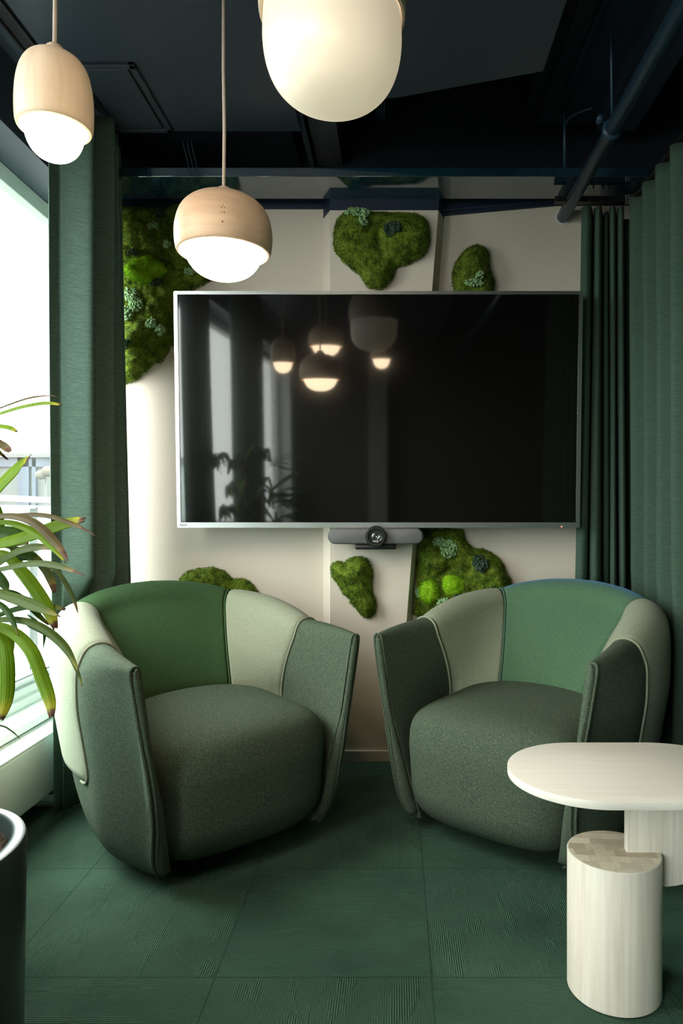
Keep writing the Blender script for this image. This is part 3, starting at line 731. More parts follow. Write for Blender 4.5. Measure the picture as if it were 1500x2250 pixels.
# ------------------------------------------------------------------ pendant lamps
M['lime'] = wood('turned_lime_wood', (.60, .45, .33), (.78, .64, .50), (30, 30, 3), .5)
M['limeh'] = wood('turned_lime_wood_wide', (.60, .43, .31), (.76, .58, .44), (4, 20, 40), .5)
M['cord'] = plain('pale_fabric_cord', (.62, .52, .45), .8)
M['glow'] = emit('glowing_opal_glass', (1, .77, .50), 24.0)
M['glowC'] = emit('softly_glowing_opal_glass', (1, .84, .58), .42, (.80, .77, .70), .3)
def pendant(x, y, zbot, kind, label, dz=0):
    p = empty('pendant_lamp', (x, y, zbot), label, 'pendant lamp', 'acorn shaped pendant lamps')
    if kind == 'tall':
        R, zr, zt_ = .0745, .062, .212; gR, mat = .0575, M['lime']
        cap = [(R*.80, zr+.03), (R*.86, zr+.002), (R*.90, zr), (R*.95, zr+.002), (R*.985, zr+.012), (R, zr+.035), (R*.995, zr+.06), (R*.96, zr+.09), (R*.87, zr+.118), (R*.72, zr+.138), (R*.5, zr+.150), (R*.28, zr+.1555), (.0215, zr+.158), (.019, zr+.163), (.015, zr+.170), (.008, zr+.1745), (0, zr+.175)]
        glass = [(0, 0), (gR*.25, .0012), (gR*.5, .0065), (gR*.72, .017), (gR*.88, .032), (gR*.97, .050), (gR, .070), (gR*.97, zr+.03)]
        neck = zr+.173
    elif kind == 'wide':
        R, zr = .1205, .064; gR, mat = .097, M['limeh']
        cap = [(R*.86, zr+.03), (R*.90, zr+.002), (R*.925, zr), (R*.955, zr+.003), (R*.985, zr+.018), (R, zr+.042), (R*.985, zr+.066), (R*.93, zr+.092), (R*.83, zr+.113), (R*.66, zr+.130), (R*.45, zr+.141), (R*.26, zr+.146), (.026, zr+.148), (.0225, zr+.153), (.018, zr+.161), (.010, zr+.166), (0, zr+.167)]
        glass = [(0, 0), (gR*.3, .002), (gR*.55, .010), (gR*.75, .023), (gR*.9, .042), (gR*.98, .062), (gR, .08), (gR*.97, .10)]
        neck = zr+.165
    else:
        R, zr = .152, .185; gR, mat = .1445, M['lime']
        cap = [(R*.92, zr+.05), (R*.955, zr+.003), (R*.975, zr), (R, zr+.004), (R*1.01, zr+.03), (R, zr+.07), (R*.93, zr+.115), (R*.80, zr+.15), (R*.6, zr+.175), (R*.35, zr+.19), (.03, zr+.196), (.02, zr+.215), (0, zr+.218)]
        glass = [(0, 0), (.022, .0008), (.045, .0035), (.078, .0125), (.104, .029), (.125, .054), (.138, .086), (.1438, .120), (gR, .150), (gR*.985, .20), (gR*.94, .235)]
        neck = zr+.215
    def sm(pr, n):
        return [tuple(q) for q in catmull(pr, n)]
    cp = sm(cap, 70); cp = [(max(0, r), z) for r, z in cp]
    shd = MB().lathe(cp, n=72).build('lamp_shade', mat, p, smooth=True)
    gp = [(max(0, r), z) for r, z in sm(glass, 40)]
    MB().lathe(gp, n=72).build('glass_globe', M['glow'] if kind != 'big' else M['glowC'], p, smooth=True)
    MB().tube([(0, 0, neck-.004), (.0015, 0, neck+.15), (-.0008, 0, neck+.3), (0, 0, ZC-zbot)], .0042 if kind != 'big' else .005, 10).build('cord', M['cord'], p, smooth=True)
    if kind == 'wide':                            # small knots in the wood
        kn = MB()
        for (dx, dz_, r) in ((0, .118, .0012), (-.003, .112, .0018), (.0035, .112, .0015), (-.003, .1005, .0015), (.003, .100, .0018), (-.001, .078, .0022)):
            zz = dz_+zr*.28; rr = float(np.interp(zz, [q[1] for q in cp[20:]], [q[0] for q in cp[20:]]))
            yy = -math.sqrt(max(0, rr*rr-(dx+.026)**2))
            kn.lathe([(0, .0006), (r, 0), (r, -.001), (0, -.001)], c=(dx+.026, yy, zz), n=8, rot=rx)
        kn.build('wood_knots', plain('dark_knot', (.16, .08, .05), .7), shd)
    return p
pendant(-.6955, 1.441, 1.793, 'tall', 'narrow egg shaped wooden pendant with lit white globe, hanging by the window')
pendant(-.430, 1.77, 1.66, 'wide', 'wide bowl shaped wooden pendant with lit globe, hanging left of the screen')
pendant(-.131, 1.475, 1.922, 'big', 'very large pendant with creamy glowing globe cut by the top of the photo')
pendant(-.473, .97, 1.95, 'wide', 'wide wooden pendant seen only mirrored at upper middle of the screen')
pendant(-.094, .98, 1.866, 'tall', 'small pendant seen only as a lit globe mirrored below the large one')

# ------------------------------------------------------------------ wall moss
def inside(poly, X, Y):
    poly = np.array(poly); c = np.zeros(X.shape, bool); j = len(poly)-1
    for i in range(len(poly)):
        xi, yi = poly[i]; xj, yj = poly[j]
        k = ((yi > Y) != (yj > Y)) & (X < (xj-xi)*(Y-yi)/(yj-yi+1e-12)+xi); c ^= k; j = i
    return c
def dist_poly(poly, X, Y):
    d = np.full(X.shape, 9.)
    for i in range(len(poly)):
        a = np.array(poly[i]); b = np.array(poly[(i+1) % len(poly)]); ab = b-a; L = ab@ab+1e-12
        t = np.clip(((X-a[0])*ab[0]+(Y-a[1])*ab[1])/L, 0, 1); d = np.minimum(d, np.hypot(X-a[0]-t*ab[0], Y-a[1]-t*ab[1]))
    return d
def vnoise(X, Y, s, seed):
    r = np.random.default_rng(seed); T = r.random((64, 64)); x = X*s+500; y = Y*s+500
    i = np.floor(x).astype(int); j = np.floor(y).astype(int); fx = x-i; fy = y-j; fx = fx*fx*(3-2*fx); fy = fy*fy*(3-2*fy)
    g = lambda a, b: T[a % 64, b % 64]
    return g(i, j)*(1-fx)*(1-fy)+g(i+1, j)*fx*(1-fy)+g(i, j+1)*(1-fx)*fy+g(i+1, j+1)*fx*fy
def moss_mat(name, stops):
    t = NT(name).set(Roughness=.9); t.b.inputs['Specular IOR Level'].default_value = .15
    a = t.noise(t.pos(obj=False), 26, 4, .65); b = t.noise(t.pos(obj=False), 180, 3, .6)
    s_ = t.math('ADD', t.math('MULTIPLY', a, .55), t.math('MULTIPLY', b, .45)); t.col(t.ramp(s_, stops))
    return t.m
M['moss'] = moss_mat('flat_moss', [(.36, (.024, .040, .007)), (.46, (.075, .125, .012)), (.57, (.17, .25, .025)), (.70, (.28, .30, .06))])
M['mossb'] = moss_mat('bright_cushion_moss', [(.34, (.10, .24, .006)), (.5, (.24, .48, .012)), (.66, (.40, .62, .03))])
M['lichenp'] = moss_mat('pale_reindeer_moss', [(.35, (.17, .32, .14)), (.6, (.36, .54, .29))])
M['lichend'] = moss_mat('dark_reindeer_moss', [(.35, (.02, .045, .03)), (.6, (.06, .10, .065))])
def fuzz_mesh(name, poly, wall, thick, par, mat, seed, dens=260000, L=.0095, mounds=(), dome=.5, org=(0, 0, 0)):
    poly = [tuple(p) for p in poly]; a = np.array(poly); x0, z0 = a.min(0); x1, z1 = a.max(0)
    R = min(.045, .35*min(x1-x0, z1-z0))
    def height(X, Z):
        d = dist_poly(poly, X, Z); e = np.clip(d/R, 0, 1); h = thick*np.sqrt(np.clip(1-(1-e)**2, 0, 1))
        h = h*(.70+.55*vnoise(X, Z, 14, seed))+.016*vnoise(X, Z, 42, seed+1)*e+.007*vnoise(X, Z, 110, seed+2)*e
        for (mx_, mz_, mr, mh) in mounds:
            q = np.clip(1-((X-mx_)**2+(Z-mz_)**2)/mr**2, 0, 1); h = h+mh*np.sqrt(q)*e
        return h
    n = int(dens*(x1-x0)*(z1-z0)); r = np.random.default_rng(seed)
    X = r.uniform(x0, x1, n); Z = r.uniform(z0, z1, n)
    wob = (vnoise(X, Z, 40, seed+5)-.5)*.012
    k = inside(poly, X, Z) & (dist_poly(poly, X, Z) > np.maximum(0, wob)); X = X[k]; Z = Z[k]; n = len(X)
    e = .003; h0 = height(X, Z); gx = (height(X+e, Z)-h0)/e; gz = (height(X, Z+e)-h0)/e
    N = np.stack([-gx, -np.ones(n), -gz], 1); N /= np.linalg.norm(N, axis=1)[:, None]
    B = np.stack([X, np.minimum(wall-h0+.003, wall-.001), Z], 1)
    rd = r.normal(size=(n, 3)); d = N*.8+rd*.9; d[:, 2] += .15; d /= np.linalg.norm(d, axis=1)[:, None]
    ln = L*(.5+.9*r.random(n))*(.7+.6*vnoise(X, Z, 20, seed+9))
    s = np.cross(d, r.normal(size=(n, 3))); s /= np.linalg.norm(s, axis=1)[:, None]; wd = .0013*(.7+.7*r.random(n))
    A1 = B-s*wd[:, None]; A2 = B+s*wd[:, None]; T1 = B+d*ln[:, None]+np.array((0, 0, -1))*(ln*.18)[:, None]
    V = np.stack([A1, A2, T1], 1).reshape(-1, 3)
    # solid body beneath
    st = .007; gxv = np.arange(x0-st, x1+st, st); gzv = np.arange(z0-st, z1+st, st); GX, GZ = np.meshgrid(gxv, gzv, indexing='ij')
    ins = inside(poly, GX, GZ); GH = np.where(ins, height(GX, GZ), 0)
    gv_ = np.stack([GX, wall-GH+np.where(ins, -.001, -.001), GZ], 2).reshape(-1, 3); nz = len(gzv); q = []
    for i in range(len(gxv)-1):
        for j in range(nz-1):
            if ins[i:i+2, j:j+2].sum() >= 3: q.append((i*nz+j, (i+1)*nz+j, (i+1)*nz+j+1, i*nz+j+1))
    used = np.zeros(len(gv_), bool); qa = np.array(q); used[qa.ravel()] = True; remap = np.cumsum(used)-1; gv_ = gv_[used]; qa = remap[qa]
    nb = len(gv_); me = bpy.data.meshes.new(name)
    AV = np.vstack([gv_, V])-np.array(org); me.vertices.add(len(AV)); me.vertices.foreach_set('co', AV.ravel())
    nt = n; me.loops.add(len(qa)*4+nt*3); me.loops.foreach_set('vertex_index', np.concatenate([qa.ravel(), np.arange(nt*3)+nb]).astype(np.int32))
    me.polygons.add(len(qa)+nt); me.polygons.foreach_set('loop_start', np.concatenate([np.arange(len(qa))*4, len(qa)*4+np.arange(nt)*3]).astype(np.int32))
    me.update(calc_edges=True); me.validate()
    o = link(name, me, mat, par); return o, height
def blob(name, cx_, cz, rx_, rz_, wall, hfun, par, mat, org, seed, rad=.0055, dens=1.0):
    r = np.random.default_rng(seed); bm = bmesh.new(); n = int(dens*rx_*rz_*PI/(rad*rad)*1.3)
    for _ in range(n):
        a = r.random()*2*PI; q = math.sqrt(r.random()); x = cx_+rx_*q*math.cos(a); z = cz+rz_*q*math.sin(a)
        if r.random() < .25*q: continue
        y = wall-float(hfun(np.array([x]), np.array([z]))[0])-.004-.014*math.sqrt(max(0, 1-q*q))*r.random()-.004
        res = bmesh.ops.create_icosphere(bm, subdivisions=1, radius=rad*(.6+.7*r.random()), matrix=Matrix.Translation((x-org[0], y-org[1], z-org[2])))
        for v in res['verts']: v.co += Vector(r.normal(size=3)*rad*.22)
    me = bpy.data.meshes.new(name); bm.to_mesh(me); bm.free(); return link(name, me, mat, par, True)
def zoomed(pts, ox, oy, s, D): return [(P(ox+x/s, oy+y/s, D)[0], P(ox+x/s, oy+y/s, D)[2]) for x, y in pts]
def ellipse(cx_, cz, rx_, rz_, n=18, seed=0):
    r = np.random.default_rng(seed); return [(cx_+rx_*math.cos(a)*(1+.10*r.normal()*.6), cz+rz_*math.sin(a)*(1+.10*r.normal()*.6)) for a in np.linspace(0, 2*PI, n, endpoint=False)]
def moss(label, poly, wall, thick, seed, D, mounds=(), cushions=(), lichens=(), dens=260000):
    a = np.array(poly); c = a.mean(0); org = (c[0], wall, c[1])
    e = empty('moss_patch', org, label, 'wall moss', 'preserved moss patches on the wall')
    md = [(P(x, y, D)[0], P(x, y, D)[2], r, h_) for x, y, r, h_ in mounds]
    _, hf = fuzz_mesh('flat_moss', poly, wall, thick, e, M['moss'], seed, dens, mounds=md, org=org)
    for i, (x, y, rx_, rz_, hh_) in enumerate(cushions):
        X, _, Z = P(x, y, D); pl = ellipse(X, Z, rx_, rz_, seed=seed+i); h0 = float(hf(np.array([X]), np.array([Z]))[0])
        fuzz_mesh('moss_cushion', pl, wall-h0*.72, hh_, e, M['mossb'], seed+20+i, dens*1.3, L=.009, org=org)
    for i, (x, y, rx_, rz_, dk) in enumerate(lichens):
        X, _, Z = P(x, y, D); blob('lichen_tuft', X, Z, rx_, rz_, wall, hf, e, M['lichend' if dk else 'lichenp'], org, seed+40+i)
    return e
Dm = 3.10
pl = [(238, 450), (262, 446), (300, 449), (345, 450), (392, 441), (430, 455), (480, 462), (518, 470), (520, 500), (505, 560), (480, 598), (462, 606), (440, 620), (412, 632), (392, 640), (380, 655), (384, 700), (386, 735), (366, 762), (352, 790), (330, 796), (310, 815), (290, 832), (272, 838), (240, 845)]
pl = [(P(x, y, Dm)[0], P(x, y, Dm)[2]) for x, y in pl]
moss('largest moss patch, tall and ragged, between the left curtain and the screen', pl, WB, .045, 3, Dm,
     mounds=[(275, 480, .05, .02), (300, 515, .06, .025), (330, 560, .05, .012), (335, 520, .05, .02), (345, 680, .055, .03), (300, 745, .075, .03), (290, 800, .05, .015), (400, 560, .07, .01), (270, 560, .04, .02), (420, 600, .05, .015)],
     cushions=[(322, 596, .088, .062, .06)],
     lichens=[(290, 650, .035, .03, 0), (280, 690, .03, .03, 0), (300, 668, .03, .035, 0), (335, 712, .025, .022, 0), (355, 728, .02, .02, 0), (340, 500, .02, .02, 0), (370, 538, .02, .018, 0), (352, 470, .028, .02, 1), (300, 560, .025, .014, 1), (280, 760, .03, .02, 1), (420, 600, .022, .014, 0), (345, 622, .03, .02, 1)])
pl = [(360, 210), (330, 240), (295, 270), (282, 330), (277, 400), (290, 430), (320, 465), (360, 500), (400, 530), (430, 575), (450, 600), (500, 605), (530, 590), (560, 550), (580, 500), (620, 490), (690, 460), (720, 430), (742, 380), (740, 320), (720, 265), (670, 240), (590, 235), (530, 235), (470, 235), (430, 222), (390, 222)]
moss('heart shaped moss patch on the pillar above the screen', zoomed(pl, 600, 350, 2.143, 3.02), Df, .045, 5, 3.02,
     mounds=[(790, 560, .09, .015), (900, 510, .08, .015), (770, 500, .06, .015)], lichens=[(785, 470, .055, .022, 0), (800, 488, .018, .03, 0), (862, 508, .035, .028, 1)])
pl = [(960, 385), (920, 400), (890, 430), (855, 480), (845, 520), (848, 600), (860, 660), (960, 680), (1040, 660), (1047, 560), (1030, 515), (1025, 480), (1025, 430), (1000, 400)]
moss('small oval moss patch right of the pillar, above the screen', zoomed(pl, 600, 350, 2.143, 3.10), WB, .045, 6, 3.10,
     mounds=[(1040, 590, .06, .02)], lichens=[(1040, 625, .04, .018, 0), (1052, 612, .016, .02, 0)])
pl = [(80, 220), (95, 185), (140, 170), (185, 182), (210, 155), (260, 138), (300, 135), (340, 155), (365, 190), (385, 240), (385, 290), (380, 340), (385, 400), (405, 450), (415, 500), (405, 550), (370, 585), (330, 585), (285, 555), (255, 510), (225, 480), (210, 440), (170, 415), (150, 380), (120, 330), (85, 290)]
moss('narrow foot shaped moss patch on the pillar below the camera bar', zoomed(pl, 700, 1180, 3.26, 3.02), Df, .04, 7, 3.02, mounds=[(770, 1255, .06, .015), (800, 1330, .04, .01)])
pl = [(690, -60), (1040, -60), (1050, 0), (1065, 40), (1120, 85), (1180, 85), (1240, 110), (1300, 155), (1335, 200), (1350, 260), (1385, 310), (1380, 420), (1200, 520), (1000, 560), (800, 600), (740, 585), (678, 560), (685, 450), (692, 350), (698, 250), (704, 100)]
moss('broad moss patch with bright cushions behind the right armchair', zoomed(pl, 700, 1180, 3.26, 3.10), WB, .045, 8, 3.10,
     mounds=[(945, 1230, .07, .03), (1070, 1265, .08, .02), (1020, 1190, .05, .02)],
     cushions=[(943, 1300, .052, .052, .035), (996, 1285, .060, .055, .035)],
     lichens=[(985, 1205, .035, .04, 0), (965, 1190, .03, .02, 0), (1053, 1237, .036, .036, 1), (975, 1322, .03, .018, 0), (918, 1302, .012, .022, 0), (1005, 1312, .02, .012, 1)])
pl = [(383, 1300), (390, 1272), (405, 1256), (430, 1249), (462, 1247), (490, 1256), (505, 1272), (530, 1272), (550, 1283), (564, 1305), (560, 1390), (400, 1390)]
moss('low moss patch peeping out behind the left armchair', [(P(x, y, 3.1)[0], P(x, y, 3.1)[2]) for x, y in pl], WB, .05, 9, 3.10, mounds=[(440, 1290, .08, .02)])

# ------------------------------------------------------------------ potted palm
PC = (-.918, 1.294); PR = .216; PH = .45
pp = empty('potted_palm', (*PC, 0), 'broad leaved lady palm in a round dark green pot at lower left', 'potted plant')
OP = (*PC, 0)
M['pot'] = plain('glossy_green_grey_pot', (.030, .048, .046), .30, spec=.6)
t = NT('soil').set(Roughness=1); n_ = t.noise(t.pos(), 120, 5, .7); t.col(t.ramp(n_, [(.35, (.02, .012, .008)), (.65, (.13, .08, .05))])); t.bump(n_, 1, .01); M['soil'] = t.m
MB().lathe([(0, 0), (PR-.012, 0), (PR-.006, .004), (PR, PH-.008), (PR-.003, PH-.001), (PR-.008, PH), (PR-.024, PH), (PR-.028, PH-.003), (PR-.03, PH-.06), (PR-.03, PH-.30)], n=96).build('pot', M['pot'], pp, auto=50)
sv = []; r = np.random.default_rng(2)
sb = bmesh.new(); bmesh.ops.create_circle(sb, cap_ends=True, radius=PR-.03, segments=64)
bmesh.ops.subdivide_edges(sb, edges=sb.edges[:], cuts=3); bmesh.ops.triangulate(sb, faces=sb.faces[:])
sb.free()
V = [(0, 0, PH-.04)]; Fs = []
for i in range(1, 25):
    for k in range(72):
        a = 2*PI*k/72; rr = (PR-.0295)*i/24; V.append((rr*math.cos(a), rr*math.sin(a), PH-.045+.010*r.random()+(.008*math.sin(i*.3))))
for k in range(72): Fs.append((0, 1+k, 1+(k+1) % 72))
for i in range(23):
    for k in range(72): Fs.append((1+i*72+k, 1+(i+1)*72+k, 1+(i+1)*72+(k+1) % 72, 1+i*72+(k+1) % 72))
from_pd('soil', V, Fs, M['soil'], pp, True)
def leaf_mat(name, base, tipc, brown=.0):
    t = NT(name).set(Roughness=.5); t.b.inputs['Specular IOR Level'].default_value = .22
    uv = t.n('ShaderNodeUVMap'); sp = t.n('ShaderNodeSeparateXYZ'); t.l(uv.outputs[0], sp.inputs[0])
    a = t.noise(t.pos(), 40, 3, .6)
    ribs = t.math('SINE', t.math('MULTIPLY', sp.outputs[0], 38))
    c0 = t.mix(t.math('ADD', t.math('MULTIPLY', ribs, .11), t.math('MULTIPLY', a, .5), clamp=True), tuple(x*.62 for x in base), tuple(min(1, x*1.35) for x in base))
    f = t.math('ADD', sp.outputs[1], t.math('MULTIPLY', t.math('SUBTRACT', a, .5), .10))
    m1 = t.ramp(f, [(.84-brown, (0, 0, 0)), (.93-brown*.9, (1, 1, 1))]); m2 = t.ramp(f, [(.955-brown, (0, 0, 0)), (.975-brown, (1, 1, 1))])
    c = t.mix(m1, c0, tipc); c = t.mix(m2, c, (.16, .075, .04)); t.col(c); t.bump(ribs, .12, .001)
    tr = t.n('ShaderNodeBsdfTranslucent'); t.l(c, tr.inputs[0]); mx = t.n('ShaderNodeMixShader'); mx.inputs[0].default_value = .5
    t.l(t.b.outputs[0], mx.inputs[1]); t.l(tr.outputs[0], mx.inputs[2]); t.l(mx.outputs[0], t.out.inputs[0]); return t.m
M['lf'] = leaf_mat('fresh_palm_leaf', (.27, .47, .008), (.46, .46, .02))
M['lo'] = leaf_mat('olive_palm_leaf', (.12, .20, .02), (.28, .26, .03))
M['ld'] = leaf_mat('deep_green_palm_leaf', (.06, .16, .015), (.20, .22, .02))
M['lg'] = leaf_mat('grey_green_palm_leaf', (.13, .20, .045), (.28, .22, .07), .06)
M['lb'] = leaf_mat('browning_palm_leaf', (.19, .15, .055), (.25, .17, .07), .1)
M['cane'] = plain('fibrous_cane', (.10, .075, .04), .9, bump=1, bscale=80)
def blade(pts, wd, nrm=(.15, -.85, .5), taper=.35, blunt=True, n=26, par=None, mat=None, org=OP, name='leaf', twist=0, tooth=0):
    Q = catmull(pts, n); tg = np.gradient(Q, axis=0); tg /= np.linalg.norm(tg, axis=1)[:, None]
    d = np.linalg.norm(np.diff(Q, axis=0), axis=1); s = np.r_[0, np.cumsum(d)]; s /= s[-1]
    V = []; UV = []; m = 9
    for i in range(n):
        nn = np.array(nrm, float); sd = np.cross(tg[i], nn); sd /= np.linalg.norm(sd)+1e-9; up = np.cross(sd, tg[i])
        if twist:
            a = twist*s[i]; sd, up = sd*math.cos(a)+up*math.sin(a), up*math.cos(a)-sd*math.sin(a)
        prof = (taper+(1-taper)*math.sin(min(1, s[i]/.62)*PI/2))
        if s[i] > .72: prof *= (1-((s[i]-.72)/.28)**(2.6 if blunt else 1.3)*(.62 if blunt else .97))
        w_ = wd*.5*prof
        for k in range(m):
            a = (k/(m-1)-.5)*2; fold = .22*abs(a)*w_+.0003*((k % 2)*2-1)*prof
            ext = np.array((0, 0, 0.))
            if i == n-1 and blunt: ext = tg[i]*wd*(.22*((k*7) % 5)/4)
            V.append(Q[i]+sd*a*w_+up*(-fold)+ext-np.array(org)); UV.append((k/(m-1), s[i]))
    Fs = [(i*m+k, i*m+k+1, (i+1)*m+k+1, (i+1)*m+k) for i in range(n-1) for k in range(m-1)]
    o = from_pd(name, V, Fs, mat, par, True)
    u = o.data.uv_layers.new(name='UVMap'); li = [UV[l.vertex_index] for l in o.data.loops]; u.data.foreach_set('uv', np.array(li).ravel())
    sm_ = o.modifiers.new('thick', 'SOLIDIFY'); sm_.thickness = .0006
    return o
def L3(p, D0, D1):
    n = len(p); return [P(x, y, D0+(D1-D0)*i/(n-1)) for i, (x, y) in enumerate(p)]
LV = [  # pixel midline, depth start, depth end, width, material, blunt
 ([(-70, 930), (-30, 908), (0, 896), (60, 875), (105, 869), (126, 871)], 1.36, 1.30, .0045, 'lb', 0),
 ([(-75, 932), (-30, 920), (0, 908), (50, 893), (100, 885), (135, 889)], 1.34, 1.26, .0085, 'lf', 1),
 ([(-75, 945), (-40, 935), (0, 936), (20, 939), (37, 948)], 1.34, 1.28, .010, 'lf', 1),
 ([(-75, 960), (-40, 955), (0, 974), (12, 982), (21, 992)], 1.34, 1.24, .015, 'lb', 1),
 ([(-80, 1160), (-40, 1110), (0, 1062), (40, 1022), (64, 1003)], 1.34, 1.22, .029, 'lf', 1),
 ([(-90, 1205), (-40, 1200), (0, 1192), (60, 1176), (130, 1152), (183, 1141)], 1.32, 1.18, .026, 'lf', 1),
 ([(-80, 1160), (-30, 1142), (20, 1134), (65, 1130), (110, 1134), (155, 1149), (190, 1165), (210, 1178)], 1.28, 1.14, .0085, 'lb', 0),
 ([(-60, 1150), (-10, 1134), (40, 1135), (80, 1152), (118, 1188), (140, 1216), (150, 1234)], 1.24, 1.10, .0145, 'lb', 0),
 ([(-60, 1160), (0, 1147), (40, 1153), (85, 1175), (120, 1208), (146, 1238)], 1.25, 1.14, .0125, 'lf', 0),
 ([(-80, 1290), (-30, 1255), (10, 1226), (50, 1206), (95, 1201), (125, 1210)], 1.28, 1.16, .0165, 'lg', 0),
 ([(-70, 1275), (-20, 1256), (30, 1244), (75, 1237), (120, 1241), (155, 1252), (187, 1264)], 1.22, 1.06, .0115, 'lg', 0),
 ([(-40, 1215), (10, 1218), (50, 1258), (85, 1305), (108, 1345), (121, 1378)], 1.34, 1.24, .0235, 'lf', 1),
 ([(10, 1200), (60, 1212), (95, 1245), (112, 1275), (119, 1300)], 1.36, 1.30, .0150, 'lg', 1),
 ([(60, 1230), (118, 1250), (145, 1283), (163, 1320), (171, 1347)], 1.30, 1.22, .0078, 'lg', 0),
 ([(-80, 1285), (-20, 1298), (30, 1313), (80, 1332), (133, 1355)], 1.22, 1.08, .0190, 'lo', 0),
 ([(-60, 1380), (0, 1350), (50, 1334), (100, 1331), (142, 1338)], 1.34, 1.26, .0120, 'ld', 1),
 ([(-70, 1380), (-10, 1362), (50, 1363), (100, 1383), (140, 1418), (163, 1455), (172, 1478)], 1.22, 1.06, .0130, 'lo', 0),
 ([(60, 1375), (110, 1400), (150, 1438), (172, 1480), (180, 1508)], 1.25, 1.14, .0060, 'ld', 0),
 ([(-80, 1370), (-20, 1372), (30, 1390), (68, 1430), (92, 1490), (109, 1540), (113, 1572)], 1.24, 1.10, .0215, 'lf', 1),
 ([(-60, 1370), (-20, 1375), (5, 1410), (14, 1460), (13, 1530), (3, 1578)], 1.26, 1.14, .0250, 'lf', 1),
 ([(-50, 1310), (-5, 1325), (20, 1350), (42, 1398)], 1.22, 1.14, .0100, 'ld', 0),
 ([(-60, 1180), (0, 1172), (35, 1182), (62, 1195)], 1.34, 1.30, .0400, 'ld', 0),
 ([(-30, 1370), (10, 1385), (22, 1410), (27, 1440)], 1.36, 1.34, .0150, 'lf', 0),
 ([(-60, 1590), (0, 1594), (25, 1606), (43, 1622)], 1.36, 1.30, .0022, 'ld', 0),
 ([(-30, 1240), (-5, 1262), (10, 1285), (17, 1302)], 1.30, 1.26, .0160, 'ld', 0),
 ([(60, 1350), (85, 1370), (97, 1392), (95, 1424)], 1.36, 1.34, .0050, 'ld', 0),
 ([(-60, 1240), (20, 1222), (70, 1222), (92, 1234)], 1.36, 1.32, .0200, 'ld', 0),
]
for p, d0, d1, wd, mk, bl in LV:
    blade(L3(p, d0, d1), wd, par=pp, mat=M[mk], blunt=bool(bl))
# canes, stalks and the crown on the window side of the plant
r = np.random.default_rng(5)
canes = [(-.90, 1.30, .95), (-.96, 1.34, 1.20), (-.99, 1.24, .80), (-.88, 1.20, 1.02)]
for (x, y, z) in canes:
    MB(OP).tube([(x*.5+PC[0]*.5, y*.5+PC[1]*.5, PH-.05), (x*.8+PC[0]*.2, y, PH+.15), (x, y, z)], .011, 10).build('cane', M['cane'], pp, smooth=True)
hubs = [((-.80, 1.33, 1.24), 1), ((-.79, 1.31, 1.02), 3), ((-.80, 1.27, .93), 0), ((-.79, 1.25, .83), 2), ((-1.02, 1.40, 1.18), 1), ((-1.05, 1.15, 1.0), 2), ((-1.03, 1.28, .86), 0)]
for hi, (hb, ci) in enumerate(hubs):
    cn = canes[ci]; md = [(hb[k]+cn[k])/2 for k in range(3)]; md[2] += .04
    MB(OP).tube(catmull([cn, md, hb], 10), .0035, 8).build('leaf_stalk', M['ld'], pp, smooth=True)
    base_a = math.atan2(hb[1]-PC[1], hb[0]-PC[0])
    if hi < 4: angs = [base_a+PI*.55, base_a+PI*.8, base_a+PI*1.1, base_a-PI*.7]
    else: angs = list(np.linspace(base_a-1.2, base_a+1.2, 8))
    for a in angs:
        Ln = .20+.10*r.random(); dx, dy = math.cos(a), math.sin(a); up = .10+.12*r.random()
        e3 = [max(-1.11, hb[0]+dx*Ln), hb[1]+dy*Ln]
        m3 = [max(-1.11, hb[0]+dx*Ln*.5), hb[1]+dy*Ln*.5]
        blade([hb, (m3[0], m3[1], hb[2]+up*.6), (e3[0], e3[1], hb[2]+up*.35-.05), ], .019+.01*r.random(), nrm=(0, 0, 1), par=pp, mat=M[('lf', 'ld', 'lo')[int(r.random()*3)]], blunt=r.random() < .6)

# ------------------------------------------------------------------ outside the window
slab('terrace_floor', plain('terrace_concrete', (.045, .047, .047), .9), -30, -1.76, -8, 34, -.3, -.2)
M['rail'] = plain('white_rail', (.055, .058, .058), .5)
rg = empty('balcony_railing', (-2.35, 4, 0), 'white balcony railing with glass panels outside the window', 'railing')
RO = (-2.35, 4, 0)
MB(RO).box(-2.40, -2.32, -2, 9, 1.145, 1.185, .004).box(-2.38, -2.34, -2, 9, 1.105, 1.128, .002).build('top_rail', M['rail'], rg)
MB(RO).box(-2.37, -2.35, -2, 9, .0, .03).build('bottom_rail', M['rail'], rg)
for y in (-1.0, .4, 1.8, 3.2, 4.6, 6.0, 7.4, 8.8): MB(RO).box(-2.39, -2.33, y, y+.05, -.2, 1.115).build('rail_post', M['rail'], rg)
tg_ = NT('tinted_rail_glass'); tb2 = tg_.n('ShaderNodeBsdfTransparent'); tb2.inputs[0].default_value = (.80, .90, .88, 1); g2 = tg_.n('ShaderNodeBsdfGlossy'); g2.inputs['Roughness'].default_value = .05
m2 = tg_.n('ShaderNodeMixShader'); m2.inputs[0].default_value = .08; tg_.l(tb2.outputs[0], m2.inputs[1]); tg_.l(g2.outputs[0], m2.inputs[2]); tg_.l(m2.outputs[0], tg_.out.inputs[0])
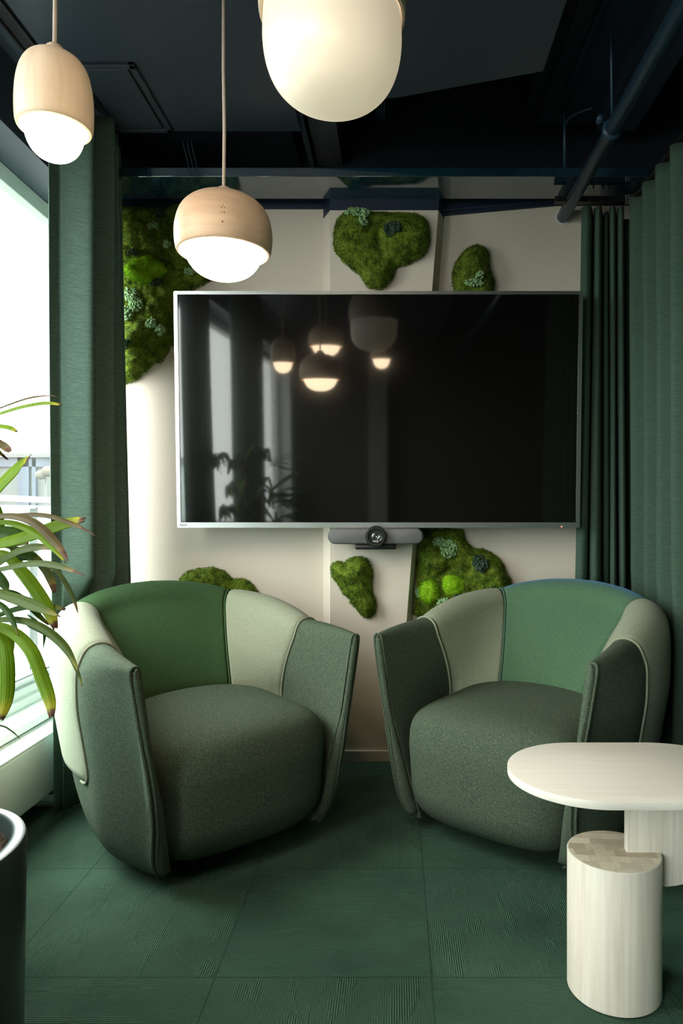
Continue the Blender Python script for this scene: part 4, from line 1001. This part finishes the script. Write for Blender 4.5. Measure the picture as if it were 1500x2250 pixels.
MB(RO).box(-2.362, -2.356, -2, 9, .03, 1.115).build('rail_glass', tg_.m, rg)
pv = empty('roof_pavilion', (-11, 22, 0), 'low glazed pavilion with blue frames seen through the window', 'building')
PO = (-11, 22, 0); Mb = plain('blue_frames', (.014, .024, .044), .5); Mg = plain('pale_glazing', (.034, .042, .040), .6)
MB(PO).box(-15.5, -6, 21.8, 27, 2.83, 2.95).build('roof', plain('pale_roof', (.05, .05, .05), .7), pv)
MB(PO).box(-15.3, -6.2, 22.05, 26.8, -.2, 2.83).build('glazed_wall', Mg, pv)
for x in (-15.3, -13.4, -12.55, -11.75, -11.3, -10.0, -8.6, -7.2): MB(PO).box(x, x+(.35 if x in (-11.75,) else .12), 21.95, 22.06, -.2, 2.83).build('frame_post', Mb, pv)
MB(PO).box(-15.3, -6.2, 21.95, 22.06, 2.55, 2.83).build('frame_head', Mb, pv)
ps = empty('parasol', (-7.45, 15, -.2), 'beige parasol on the terrace seen through the window beside the curtain', 'parasol')
MB().lathe([(.115*math.sin(a), 2.11-.10*math.cos(a)) for a in np.linspace(0, PI, 16)], c=(-.08, 0, 0), n=32).lathe([(.125*math.sin(a), 2.18-.115*math.cos(a)) for a in np.linspace(0, PI, 16)], c=(.07, 0, 0), n=32).build('canopy', plain('beige_canvas', (.052, .046, .037), .9), ps, smooth=True)
MB().tube([(.02, 0, 0), (.02, 0, 2.05)], .022, 12).build('pole', plain('grey_pole', (.03, .033, .03), .7), ps, smooth=True)
tr = MB(); r = np.random.default_rng(8)
for k in range(6):
    x = -27+k*4.6; s_ = 1.3+r.random()*.25
    bmz = [(0, 0)]+[(s_*1.3*math.sin(a)*(1+.1*r.normal()), s_*(1-math.cos(a))) for a in np.linspace(.3, PI-.1, 9)]+[(0, 2*s_)]
    o = MB().lathe(bmz, n=14).build('distant_tree', plain('hazy_foliage', (.028, .036, .030), .95) if k == 0 else bpy.data.materials['hazy_foliage'], smooth=True)
    o.location = (x, 31, -.2); tag(o, 'hazy grey green bush beyond the glazed pavilion', 'bush', 'hazy bushes beyond the pavilion')
